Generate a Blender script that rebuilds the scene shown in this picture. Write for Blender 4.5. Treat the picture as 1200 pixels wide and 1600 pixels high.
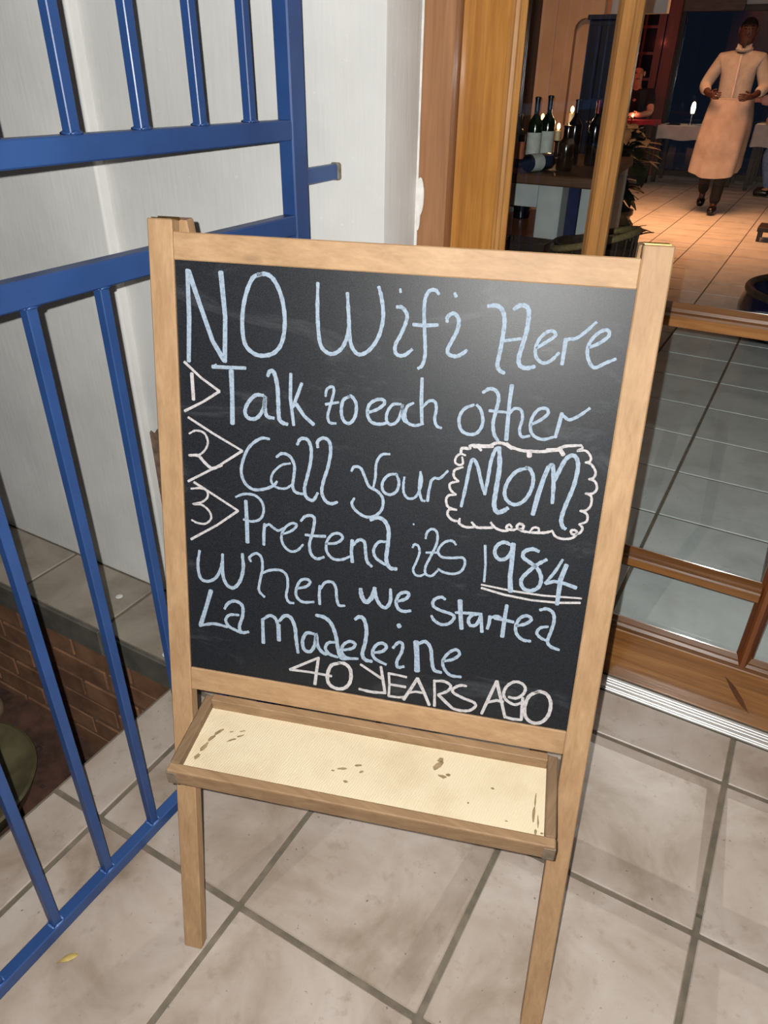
import bpy, bmesh, math, random
from mathutils import Vector, Matrix

for _o in list(bpy.data.objects):
    bpy.data.objects.remove(_o, do_unlink=True)
SC = bpy.context.scene
COL = SC.collection
random.seed(7)

# ------------------------------------------------------------------ camera
cam_d = bpy.data.cameras.new('camera')
cam = bpy.data.objects.new('camera', cam_d)
COL.objects.link(cam)
CAM = Vector((0.572442, -0.516151, 1.275308))
RT = Vector((0.868617, 0.495282, 0.014175))
UP = Vector((-0.268583, 0.446609, 0.853465))
FW = Vector((-0.416375, 0.745141, -0.520957))
m = Matrix((RT, UP, -FW)).transposed().to_4x4()
m.translation = CAM
cam.matrix_world = m
cam_d.sensor_fit = 'HORIZONTAL'
cam_d.sensor_width = 36.0
cam_d.lens = 1124.2 / 1200.0 * 36.0
cam_d.clip_start = 0.02
SC.camera = cam

# ------------------------------------------------------------------ world, lights, exposure
SC.view_settings.view_transform = 'Standard'
SC.view_settings.look = 'None'
SC.view_settings.gamma = 1.0
SC.view_settings.use_curve_mapping = False
SC.view_settings.exposure = 0.0

wd = bpy.data.worlds.new('night')
SC.world = wd
wd.use_nodes = True
wd.node_tree.nodes['Background'].inputs[0].default_value = (0.0035, 0.0055, 0.011, 1)
wd.node_tree.nodes['Background'].inputs[1].default_value = 1.0

def lamp(name, kind, loc, energy, color, size=0.1, target=None, linear=False, spread=None):
    d = bpy.data.lights.new(name, kind)
    o = bpy.data.objects.new(name, d)
    COL.objects.link(o)
    o.location = loc
    d.energy = energy
    d.color = color
    if kind == 'AREA':
        d.shape = 'SQUARE'
        d.size = size
        if spread:
            d.spread = spread
    else:
        d.shadow_soft_size = size
    if target is not None:
        o.rotation_euler = (Vector(target) - Vector(loc)).to_track_quat('-Z', 'Y').to_euler()
    if linear:
        d.use_nodes = True
        nt = d.node_tree
        em = nt.nodes['Emission']
        lf = nt.nodes.new('ShaderNodeLightFalloff')
        lf.inputs['Strength'].default_value = 1.0
        nt.links.new(lf.outputs['Linear'], em.inputs['Strength'])
    return o

# the telephone's flash, two centimetres beside and a little above the lens
lamp('phone_flash', 'POINT', CAM - RT * 0.016 + UP * 0.010 - FW * 0.005, 64.0, (1.0, 0.985, 0.95), 0.0022, linear=True)
# weak overhead fill light added behind the photographer to lift the porch
lamp('porch_fill', 'AREA', (0.5, -1.3, 2.5), 4.0, (1.0, 0.9, 0.78), 0.9, target=(0.2, 0.3, 0.4))
# dining room lamp under the ceiling
lamp('dining_lamp', 'AREA', (-0.9, 7.4, 2.55), 60.0, (1.0, 0.38, 0.15), 1.5, target=(-0.9, 7.4, 0), spread=1.8)
lamp('wall_fill', 'AREA', (-1.5, 5.0, 2.5), 2.6, (1.0, 0.55, 0.30), 0.3, target=(-1.75, 6.6, 0.9), spread=1.2)  # added fill aimed at the inner wall to brighten it
# added spot mirrored behind the door, standing in for flash reflected off the panes
sp_ = lamp('flash_reflection', 'SPOT', (0.572, 2.39, 1.28), 30.0, (1.0, 0.97, 0.93), 0.004, target=(0.60, -0.1, 0.0), linear=True)
sp_.data.spot_size = 0.56; sp_.data.spot_blend = 0.15
lamp('red_fill', 'POINT', (-2.32, 10.4, 1.75), 7.0, (1.0, 0.16, 0.11), 0.012)  # unseen light added for the red cast round the seated man

# ------------------------------------------------------------------ materials
def lin(c):
    r = []
    for v in c:
        v /= 255.0
        r.append(v / 12.92 if v <= 0.04045 else ((v + 0.055) / 1.055) ** 2.4)
    return (*r, 1.0)

def newmat(name):
    mt = bpy.data.materials.new(name)
    mt.use_nodes = True
    nt = mt.node_tree
    return mt, nt, nt.nodes['Principled BSDF']

def coords(nt, scale=(1, 1, 1), rnd=True, kind='Object', rot=None):
    tc = nt.nodes.new('ShaderNodeTexCoord')
    mp = nt.nodes.new('ShaderNodeMapping')
    mp.inputs['Scale'].default_value = scale
    if rot:
        mp.inputs['Rotation'].default_value = rot
    nt.links.new(tc.outputs[kind], mp.inputs['Vector'])
    if rnd:
        oi = nt.nodes.new('ShaderNodeObjectInfo')
        ml = nt.nodes.new('ShaderNodeMath'); ml.operation = 'MULTIPLY'
        ml.inputs[1].default_value = 37.0
        nt.links.new(oi.outputs['Random'], ml.inputs[0])
        nt.links.new(ml.outputs[0], mp.inputs['Location'])
    return mp

def noise(nt, vec, scale, detail=4, rough=0.55, dist=0.0):
    n = nt.nodes.new('ShaderNodeTexNoise')
    n.inputs['Scale'].default_value = scale
    n.inputs['Detail'].default_value = detail
    n.inputs['Roughness'].default_value = rough
    n.inputs['Distortion'].default_value = dist
    nt.links.new(vec.outputs[0], n.inputs['Vector'])
    return n

def ramp(nt, src, stops):
    r = nt.nodes.new('ShaderNodeValToRGB')
    el = r.color_ramp.elements
    while len(el) < len(stops):
        el.new(0.5)
    for e, (p, c) in zip(el, stops):
        e.position = p
        e.color = c
    nt.links.new(src, r.inputs['Fac'])
    return r

def mixc(nt, fac, a, b, mode='MIX'):
    mx = nt.nodes.new('ShaderNodeMix')
    mx.data_type = 'RGBA'; mx.blend_type = mode
    for sock, v in ((mx.inputs[0], fac), (mx.inputs[6], a), (mx.inputs[7], b)):
        if hasattr(v, 'is_linked'):
            nt.links.new(v, sock)
        else:
            sock.default_value = v
    return mx.outputs[2]

def bump(nt, bs, src, strength, dist=0.002):
    b = nt.nodes.new('ShaderNodeBump')
    b.inputs['Strength'].default_value = strength
    b.inputs['Distance'].default_value = dist
    nt.links.new(src, b.inputs['Height'])
    nt.links.new(b.outputs[0], bs.inputs['Normal'])
    return b

def G(v):
    return (v, v, v, 1)

def mat_plain(name, c1, c2=None, scale=8, rough=0.5, bmp=0.0, bscale=60, spec=0.5, metal=0.0, coat=0.0, stretch=(1, 1, 1), lo=0.35, hi=0.65):
    mt, nt, bs = newmat(name)
    bs.inputs['Roughness'].default_value = rough
    bs.inputs['Specular IOR Level'].default_value = spec
    bs.inputs['Metallic'].default_value = metal
    bs.inputs['Coat Weight'].default_value = coat
    bs.inputs['Coat Roughness'].default_value = 0.15
    mp = coords(nt, stretch)
    n = noise(nt, mp, scale)
    r = ramp(nt, n.outputs['Fac'], [(lo, lin(c1)), (hi, lin(c2 or c1))])
    nt.links.new(r.outputs[0], bs.inputs['Base Color'])
    if bmp:
        bump(nt, bs, noise(nt, mp, bscale, 5).outputs['Fac'], bmp)
    return mt

def mat_wood(name, c1, c2, c3, axis, rough=0.5, coat=0.0, gscale=1.0, spec=0.35, knots=True):
    """fine straight grain that runs along one axis, with broad tone bands and a few dark knots"""
    mt, nt, bs = newmat(name)
    bs.inputs['Roughness'].default_value = rough
    bs.inputs['Specular IOR Level'].default_value = spec
    bs.inputs['Coat Weight'].default_value = coat
    bs.inputs['Coat Roughness'].default_value = 0.12
    st = [34.0 * gscale] * 3
    st['xyz'.index(axis)] = 1.6 * gscale
    mp = coords(nt, st)
    g = noise(nt, mp, 2.2, 6, 0.62, 0.35)
    fine = noise(nt, mp, 9.0, 4, 0.6)
    mp2 = coords(nt, (1, 1, 1))
    broad = noise(nt, mp2, 5.0, 3)
    r = ramp(nt, g.outputs['Fac'], [(0.30, lin(c1)), (0.52, lin(c2)), (0.72, lin(c3))])
    c = mixc(nt, 0.28, r.outputs[0], ramp(nt, fine.outputs['Fac'], [(0.3, lin(c1)), (0.7, lin(c3))]).outputs[0])
    c = mixc(nt, ramp(nt, broad.outputs['Fac'], [(0.42, G(0.0)), (0.75, G(0.38))]).outputs[0], c, lin(c1))
    if knots:
        kst = [11.0] * 3
        kst['xyz'.index(axis)] = 5.0
        kn = nt.nodes.new('ShaderNodeTexVoronoi')
        kn.inputs['Scale'].default_value = 1.1
        nt.links.new(coords(nt, kst).outputs[0], kn.inputs['Vector'])
        kr = ramp(nt, kn.outputs['Distance'], [(0.03, G(0.55)), (0.11, G(0.0))])
        c = mixc(nt, kr.outputs[0], c, lin(tuple(int(v * 0.5) for v in c1)))
    nt.links.new(c, bs.inputs['Base Color'])
    bump(nt, bs, fine.outputs['Fac'], 0.10, 0.001)
    return mt

def mat_emit(name, c, s):
    mt, nt, bs = newmat(name)
    bs.inputs['Base Color'].default_value = lin(c)
    bs.inputs['Emission Color'].default_value = lin(c)
    bs.inputs['Emission Strength'].default_value = s
    return mt

M = {}
EW = ((150, 117, 84), (171, 137, 101), (186, 153, 116))
M['ply_v'] = mat_wood('easel_wood_upright', *EW, 'z', 0.55)
M['ply_h'] = mat_wood('easel_wood_crosswise', *EW, 'x', 0.55)
M['tray_wood'] = mat_wood('tray_wood', (122, 96, 70), (146, 116, 86), (164, 134, 100), 'x', 0.6)
M['tray_wood_y'] = mat_wood('tray_wood_side', (100, 80, 60), (122, 98, 74), (142, 116, 88), 'y', 0.6)
M['corner'] = mat_plain('scuffed_grey_wood', (96, 84, 70), (130, 112, 92), 60, 0.7, 0.2)
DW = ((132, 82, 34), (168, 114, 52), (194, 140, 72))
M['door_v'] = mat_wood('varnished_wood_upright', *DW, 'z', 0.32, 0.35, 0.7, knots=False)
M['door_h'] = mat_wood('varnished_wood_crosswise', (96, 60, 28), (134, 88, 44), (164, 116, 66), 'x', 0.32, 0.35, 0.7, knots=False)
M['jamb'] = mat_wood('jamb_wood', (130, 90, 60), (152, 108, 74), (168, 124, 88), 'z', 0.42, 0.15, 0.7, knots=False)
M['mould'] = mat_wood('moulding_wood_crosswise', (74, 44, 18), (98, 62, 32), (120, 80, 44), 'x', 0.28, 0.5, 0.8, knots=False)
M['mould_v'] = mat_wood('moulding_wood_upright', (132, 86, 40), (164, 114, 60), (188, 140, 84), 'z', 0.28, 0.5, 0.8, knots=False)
M['muntin_shaded'] = mat_wood('shaded_muntin_wood', (88, 46, 20), (110, 60, 28), (128, 74, 38), 'z', 0.32, 0.4, 0.8, knots=False)  # oblique lighting of the bar put into a darker, redder wood colour
M['gouge'] = mat_plain('bare_dark_gouge', (70, 38, 14), (92, 52, 20), 30, 0.6)

def mat_wall():
    mt, nt, bs = newmat('rough_white_wall_paint')
    bs.inputs['Roughness'].default_value = 0.62
    bs.inputs['Specular IOR Level'].default_value = 0.3
    mp = coords(nt, (1, 1, 1), False)
    n = noise(nt, mp, 3.0, 5)
    r = ramp(nt, n.outputs['Fac'], [(0.3, lin((198, 198, 195))), (0.7, lin((218, 218, 215)))])
    spots = noise(nt, mp, 95, 2)
    c = mixc(nt, ramp(nt, spots.outputs['Fac'], [(0.70, G(0.0)), (0.78, G(0.35))]).outputs[0], r.outputs[0], lin((234, 234, 232)))
    nt.links.new(c, bs.inputs['Base Color'])
    st = coords(nt, (60, 60, 6), False)
    brush = noise(nt, st, 1.6, 4)
    lumps = noise(nt, mp, 14, 3)
    ad = nt.nodes.new('ShaderNodeMath'); ad.operation = 'ADD'
    nt.links.new(brush.outputs['Fac'], ad.inputs[0])
    nt.links.new(lumps.outputs['Fac'], ad.inputs[1])
    bump(nt, bs, ad.outputs[0], 0.20, 0.004)
    return mt
M['wall'] = mat_wall()
M['bare_brick'] = mat_plain('exposed_brick_patch', (84, 66, 54), (120, 96, 80), 40, 0.9, 0.5, 60)

def mat_tile(name, dark, mid, light, rough, relief):
    mt, nt, bs = newmat(name)
    bs.inputs['Roughness'].default_value = rough
    bs.inputs['Specular IOR Level'].default_value = 0.4
    mp = coords(nt, (1, 1, 1))
    n = noise(nt, mp, 5.5, 6, 0.6, 0.5)
    r = ramp(nt, n.outputs['Fac'], [(0.28, lin(dark)), (0.48, lin(mid)), (0.70, lin(light))])
    n2 = noise(nt, mp, 34, 4, 0.65)
    c = mixc(nt, ramp(nt, n2.outputs['Fac'], [(0.25, G(0.55)), (0.42, G(0.0))]).outputs[0], r.outputs[0], lin(dark))
    pits = noise(nt, mp, 110, 2, 0.5)
    c = mixc(nt, ramp(nt, pits.outputs['Fac'], [(0.22, G(0.7)), (0.28, G(0.0))]).outputs[0], c, lin(tuple(int(v * 0.62) for v in dark)))
    nt.links.new(c, bs.inputs['Base Color'])
    # slate-like ledges
    ms = nt.nodes.new('ShaderNodeTexNoise')
    ms.inputs['Scale'].default_value = 4.0
    ms.inputs['Detail'].default_value = 5
    ms.inputs['Distortion'].default_value = 1.2
    nt.links.new(mp.outputs[0], ms.inputs['Vector'])
    st = nt.nodes.new('ShaderNodeMath'); st.operation = 'SNAP'
    st.inputs[1].default_value = 0.09
    nt.links.new(ms.outputs['Fac'], st.inputs[0])
    ad = nt.nodes.new('ShaderNodeMath'); ad.operation = 'MULTIPLY_ADD'
    nt.links.new(n2.outputs['Fac'], ad.inputs[0]); ad.inputs[1].default_value = 0.12
    nt.links.new(st.outputs[0], ad.inputs[2])
    bump(nt, bs, ad.outputs[0], relief, 0.006)
    return mt
M['tile'] = mat_tile('porch_tile_stone', (134, 118, 102), (164, 150, 138), (182, 171, 162), 0.42, 0.35)
M['tile_in'] = mat_tile('dining_room_tile', (182, 187, 188), (202, 208, 209), (214, 219, 220), 0.5, 0.12)
M['tile_ledge'] = mat_tile('ledge_tile', (126, 115, 102), (148, 138, 125), (164, 153, 140), 0.5, 0.2)
M['riser'] = mat_plain('riser_tile_grey', (78, 76, 70), (100, 96, 88), 14, 0.6, 0.1)
M['grout'] = mat_plain('grout', (96, 88, 76), (116, 106, 92), 30, 0.9, 0.2)
M['soil'] = mat_plain('dark_soil', (52, 34, 26), (84, 56, 44), 18, 0.95, 0.8, 45)
M['clod'] = mat_plain('soil_clod', (44, 30, 24), (70, 48, 38), 30, 0.95, 0.6)
M['brick'] = mat_plain('painted_brown_brick', (98, 66, 46), (136, 98, 70), 9, 0.85, 0.5, 40)
M['mortar'] = mat_plain('mortar', (94, 66, 48), (120, 88, 64), 20, 0.95, 0.4)

def mat_blue():
    mt, nt, bs = newmat('blue_gate_enamel')
    bs.inputs['Roughness'].default_value = 0.36
    bs.inputs['Specular IOR Level'].default_value = 0.45
    mp = coords(nt, (1, 1, 1), False)
    n = noise(nt, mp, 7, 4)
    r = ramp(nt, n.outputs['Fac'], [(0.3, lin((38, 64, 112))), (0.7, lin((46, 78, 132)))])
    ch = noise(nt, mp, 26, 3, 0.5)
    c = mixc(nt, ramp(nt, ch.outputs['Fac'], [(0.73, G(0.0)), (0.76, G(0.8))]).outputs[0], r.outputs[0], lin((40, 48, 66)))
    nt.links.new(c, bs.inputs['Base Color'])
    bump(nt, bs, noise(nt, mp, 55, 4).outputs['Fac'], 0.12, 0.001)
    return mt
M['blue'] = mat_blue()
M['weld'] = mat_plain('painted_weld_bead', (52, 86, 150), (96, 126, 178), 60, 0.35, 0.3)
M['rust'] = mat_plain('bare_plaster_and_rust', (92, 84, 70), (140, 134, 122), 80, 0.8, 0.4)

def mat_chalkboard():
    mt, nt, bs = newmat('chalkboard_paint')
    bs.inputs['Specular IOR Level'].default_value = 0.4
    mp = coords(nt, (1, 1, 1), False)
    g = noise(nt, mp, 1100, 2, 0.7)
    r = ramp(nt, g.outputs['Fac'], [(0.36, lin((9, 10, 12))), (0.66, lin((40, 43, 49)))])
    # wiped chalk dust in long slanting swipes
    sw = coords(nt, (2.2, 7.0, 9.0), False, rot=(0.2, 0.5, 0.35))
    d = noise(nt, sw, 1.4, 6, 0.7, 1.4)
    c = mixc(nt, ramp(nt, d.outputs['Fac'], [(0.56, G(0.0)), (0.85, G(0.18))]).outputs[0], r.outputs[0], lin((150, 156, 160)))
    nt.links.new(c, bs.inputs['Base Color'])
    bs.inputs['Roughness'].default_value = 0.44
    bump(nt, bs, g.outputs['Fac'], 0.30, 0.0003)
    return mt
M['slate'] = mat_chalkboard()

def mat_chalk(name, c):
    mt, nt, bs = newmat(name)
    bs.inputs['Roughness'].default_value = 0.9
    bs.inputs['Specular IOR Level'].default_value = 0.1
    mp = coords(nt, (1, 1, 1), False)
    n = noise(nt, mp, 260, 3, 0.6)
    r = ramp(nt, n.outputs['Fac'], [(0.30, lin(tuple(int(v * 0.84) for v in c))), (0.55, lin(c))])
    nt.links.new(r.outputs[0], bs.inputs['Base Color'])
    return mt
M['chalk_b'] = mat_chalk('pale_blue_chalk', (150, 165, 180))
M['chalk_w'] = mat_chalk('white_chalk', (184, 180, 181))

def mat_cream():
    mt, nt, bs = newmat('cream_tray_paint')
    bs.inputs['Roughness'].default_value = 0.6
    wv = coords(nt, (1, 1, 1), False)
    w = nt.nodes.new('ShaderNodeTexWave')
    w.wave_type = 'BANDS'; w.bands_direction = 'X'
    w.inputs['Scale'].default_value = 95
    w.inputs['Distortion'].default_value = 7.0
    w.inputs['Detail'].default_value = 3
    nt.links.new(wv.outputs[0], w.inputs['Vector'])
    n = noise(nt, wv, 9, 5, 0.6)
    r = ramp(nt, n.outputs['Fac'], [(0.25, lin((196, 178, 146))), (0.5, lin((212, 198, 168)))])
    c = mixc(nt, ramp(nt, w.outputs['Fac'], [(0.0, G(0.10)), (0.5, G(0.0))]).outputs[0], r.outputs[0], lin((170, 142, 100)))
    fl = noise(nt, wv, 48, 5, 0.7)
    c = mixc(nt, ramp(nt, fl.outputs['Fac'], [(0.70, G(0.0)), (0.74, G(0.7))]).outputs[0], c, lin((140, 116, 84)))
    nt.links.new(c, bs.inputs['Base Color'])
    bump(nt, bs, w.outputs['Fac'], 0.25, 0.001)
    return mt
M['cream'] = mat_cream()
M['worn'] = mat_plain('worn_bare_wood', (122, 104, 76), (156, 134, 100), 70, 0.75, 0.2)
M['brass'] = mat_plain('old_brass', (150, 122, 70), (190, 164, 104), 40, 0.35, 0.1, metal=1.0)
M['alu'] = mat_plain('ribbed_white_aluminium', (196, 198, 196), (214, 216, 214), 10, 0.32, 0.05, metal=0.35, stretch=(1, 20, 1))
M['dark_gap'] = mat_plain('dark_gap', (18, 18, 18), (26, 24, 22), 10, 0.9)

def mat_glass():
    mt = bpy.data.materials.new('window_glass')
    mt.use_nodes = True
    nt = mt.node_tree
    nt.nodes.clear()
    out = nt.nodes.new('ShaderNodeOutputMaterial')
    mx = nt.nodes.new('ShaderNodeMixShader')
    fr = nt.nodes.new('ShaderNodeFresnel'); fr.inputs['IOR'].default_value = 1.45
    tr = nt.nodes.new('ShaderNodeBsdfTransparent'); tr.inputs['Color'].default_value = (0.96, 0.98, 0.975, 1)
    gl = nt.nodes.new('ShaderNodeBsdfGlossy'); gl.inputs['Roughness'].default_value = 0.0
    nt.links.new(fr.outputs[0], mx.inputs[0])
    nt.links.new(tr.outputs[0], mx.inputs[1])
    nt.links.new(gl.outputs[0], mx.inputs[2])
    nt.links.new(mx.outputs[0], out.inputs[0])
    return mt
M['glass'] = mat_glass()

# dining room
M['wall_in'] = mat_plain('cream_plaster', (172, 130, 98), (188, 146, 112), 3, 0.8, 0.1, 20)
M['wall_grey'] = mat_plain('grey_plaster', (150, 152, 156), (164, 166, 170), 3, 0.8, 0.1, 20)
M['ceil'] = mat_plain('ceiling_paint', (180, 176, 168), (192, 188, 182), 2, 0.85)
M['beam'] = mat_plain('brown_beam', (66, 50, 44), (86, 66, 58), 6, 0.6, stretch=(1, 8, 8))
M['table_top'] = mat_wood('counter_top_wood', (70, 46, 32), (92, 62, 44), (112, 78, 56), 'x', 0.5, 0.0, 0.4, knots=False)
M['white_paint'] = mat_plain('grey_white_paint', (168, 174, 176), (186, 190, 190), 6, 0.5, 0.05)
M['low_table'] = mat_wood('orange_brown_wood', (120, 66, 34), (150, 88, 48), (166, 104, 60), 'x', 0.45, 0.1, 0.5, knots=False)
M['navy'] = mat_plain('navy_paint', (8, 12, 28), (14, 22, 46), 8, 0.35, 0.1, 20)
M['navy_cloth'] = mat_plain('navy_cloth', (20, 26, 62), (28, 36, 84), 20, 0.85, 0.2, 80)
M['tub'] = mat_plain('navy_glazed_tub', (12, 14, 34), (22, 26, 60), 10, 0.25, 0.1, 12, coat=0.4)
M['tub_rim'] = mat_plain('dark_brown_rim', (54, 46, 40), (78, 66, 54), 20, 0.4)
M['dark_wood'] = mat_wood('dark_stained_wood', (30, 20, 15), (44, 30, 22), (58, 40, 30), 'z', 0.5, 0.1, 0.5, knots=False)
M['red_wood'] = mat_wood('red_brown_shutter_wood', (84, 34, 26), (108, 44, 34), (126, 54, 42), 'z', 0.45, 0.1, 0.4, knots=False)
M['dark_pane'] = mat_plain('dark_glass_pane', (12, 13, 18), (18, 20, 26), 4, 0.08, coat=0.3)
M['cloth_white'] = mat_plain('white_tablecloth', (190, 178, 172), (208, 198, 192), 10, 0.85, 0.2, 60)
M['cloth_red'] = mat_plain('red_tablecloth', (150, 34, 44), (180, 46, 58), 14, 0.85, 0.1, 60)
M['shirt_white'] = mat_plain('white_cotton_shirt', (170, 164, 156), (188, 182, 174), 12, 0.85, 0.3, 26)
M['apron'] = mat_plain('white_cotton_apron', (158, 148, 142), (178, 168, 162), 7, 0.85, 0.4, 12)
M['black_cloth'] = mat_plain('black_cloth', (12, 12, 14), (20, 20, 24), 20, 0.8, 0.2, 40)
M['shoe'] = mat_plain('black_shoe_leather', (10, 10, 11), (18, 17, 18), 20, 0.3)
M['skin_dark'] = mat_plain('dark_brown_skin', (62, 38, 32), (78, 48, 40), 20, 0.5)
M['skin_light'] = mat_plain('light_skin', (196, 140, 118), (210, 154, 130), 20, 0.5)
M['hair'] = mat_plain('short_black_hair', (9, 8, 8), (16, 13, 12), 60, 0.9, 0.3, 90, spec=0.1)
M['hair_grey'] = mat_plain('thin_grey_hair', (120, 96, 88), (150, 124, 112), 60, 0.8, 0.4, 90)
M['eye'] = mat_plain('eye_dark', (14, 12, 12), (20, 18, 18), 10, 0.2)
M['lip'] = mat_plain('lip', (96, 52, 46), (110, 60, 54), 10, 0.5)
M['pink_shirt'] = mat_plain('pale_pink_cotton', (204, 162, 158), (218, 178, 172), 12, 0.85, 0.2, 40)
M['jeans'] = mat_plain('light_blue_denim', (98, 122, 166), (122, 146, 186), 40, 0.85, 0.2, 120)
M['leaf'] = mat_plain('dark_green_leaf', (10, 24, 14), (22, 42, 24), 10, 0.5)
M['petal'] = mat_plain('pale_pink_petal', (220, 178, 170), (236, 206, 196), 20, 0.6)
M['stem'] = mat_plain('plant_stem', (44, 40, 24), (62, 54, 32), 20, 0.7)
M['pot'] = mat_plain('dark_brown_pot', (38, 26, 22), (56, 40, 34), 12, 0.4, coat=0.2)
M['wicker'] = mat_plain('dark_wicker', (38, 28, 22), (62, 46, 34), 60, 0.6, 0.3, 90)
M['wicker_rim'] = mat_plain('tan_wicker_rim', (112, 98, 66), (140, 124, 86), 70, 0.5, 0.3, 90)
M['green_glass'] = mat_plain('dark_green_bottle_glass', (8, 18, 10), (14, 30, 16), 10, 0.06, coat=0.6)
M['brown_glass'] = mat_plain('dark_brown_bottle_glass', (20, 12, 9), (34, 20, 14), 10, 0.07, coat=0.6)
M['black_glass'] = mat_plain('black_bottle_glass', (8, 8, 10), (14, 14, 18), 10, 0.06, coat=0.6)
M['label_white'] = mat_plain('paper_label_pale', (186, 190, 182), (204, 208, 200), 30, 0.8)
M['label_orange'] = mat_plain('paper_label_orange', (170, 96, 66), (190, 116, 82), 30, 0.8)
M['foil_dark'] = mat_plain('dark_foil', (18, 20, 30), (30, 32, 44), 30, 0.35, metal=0.3)
M['foil_red'] = mat_plain('red_foil', (96, 26, 26), (120, 34, 32), 30, 0.35, metal=0.3)
M['salmon'] = mat_plain('salmon_pink_wax', (168, 92, 86), (188, 112, 104), 12, 0.5)
M['pale_lid'] = mat_plain('pale_glossy_lid', (196, 204, 214), (214, 220, 226), 10, 0.2)
M['wax'] = mat_plain('cream_wax', (206, 186, 150), (220, 204, 172), 10, 0.5)
M['flame'] = mat_emit('candle_flame', (255, 196, 118), 7.0)
M['lampglow'] = mat_emit('small_lamp_glow', (255, 240, 196), 7.0)
M['olive'] = mat_plain('olive_green_glaze', (66, 61, 43), (102, 95, 70), 7, 0.28, 0.15, 14, coat=0.3)
M['dark_water'] = mat_plain('dark_still_water', (22, 24, 16), (30, 32, 22), 4, 0.05)
M['stone'] = mat_plain('weathered_stone', (108, 90, 74), (132, 112, 92), 12, 0.9, 0.4, 30)
M['dryleaf'] = mat_plain('dry_yellow_leaf', (150, 124, 60), (186, 164, 96), 60, 0.7)
M['white_spot'] = mat_plain('dried_white_paint', (206, 204, 200), (220, 218, 214), 30, 0.8)
M['plaster'] = mat_plain('crumbling_filler', (206, 204, 198), (226, 224, 220), 50, 0.9, 0.5, 70)
M['chrome'] = mat_plain('steel', (150, 150, 150), (176, 176, 176), 10, 0.3, metal=1.0)

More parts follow.
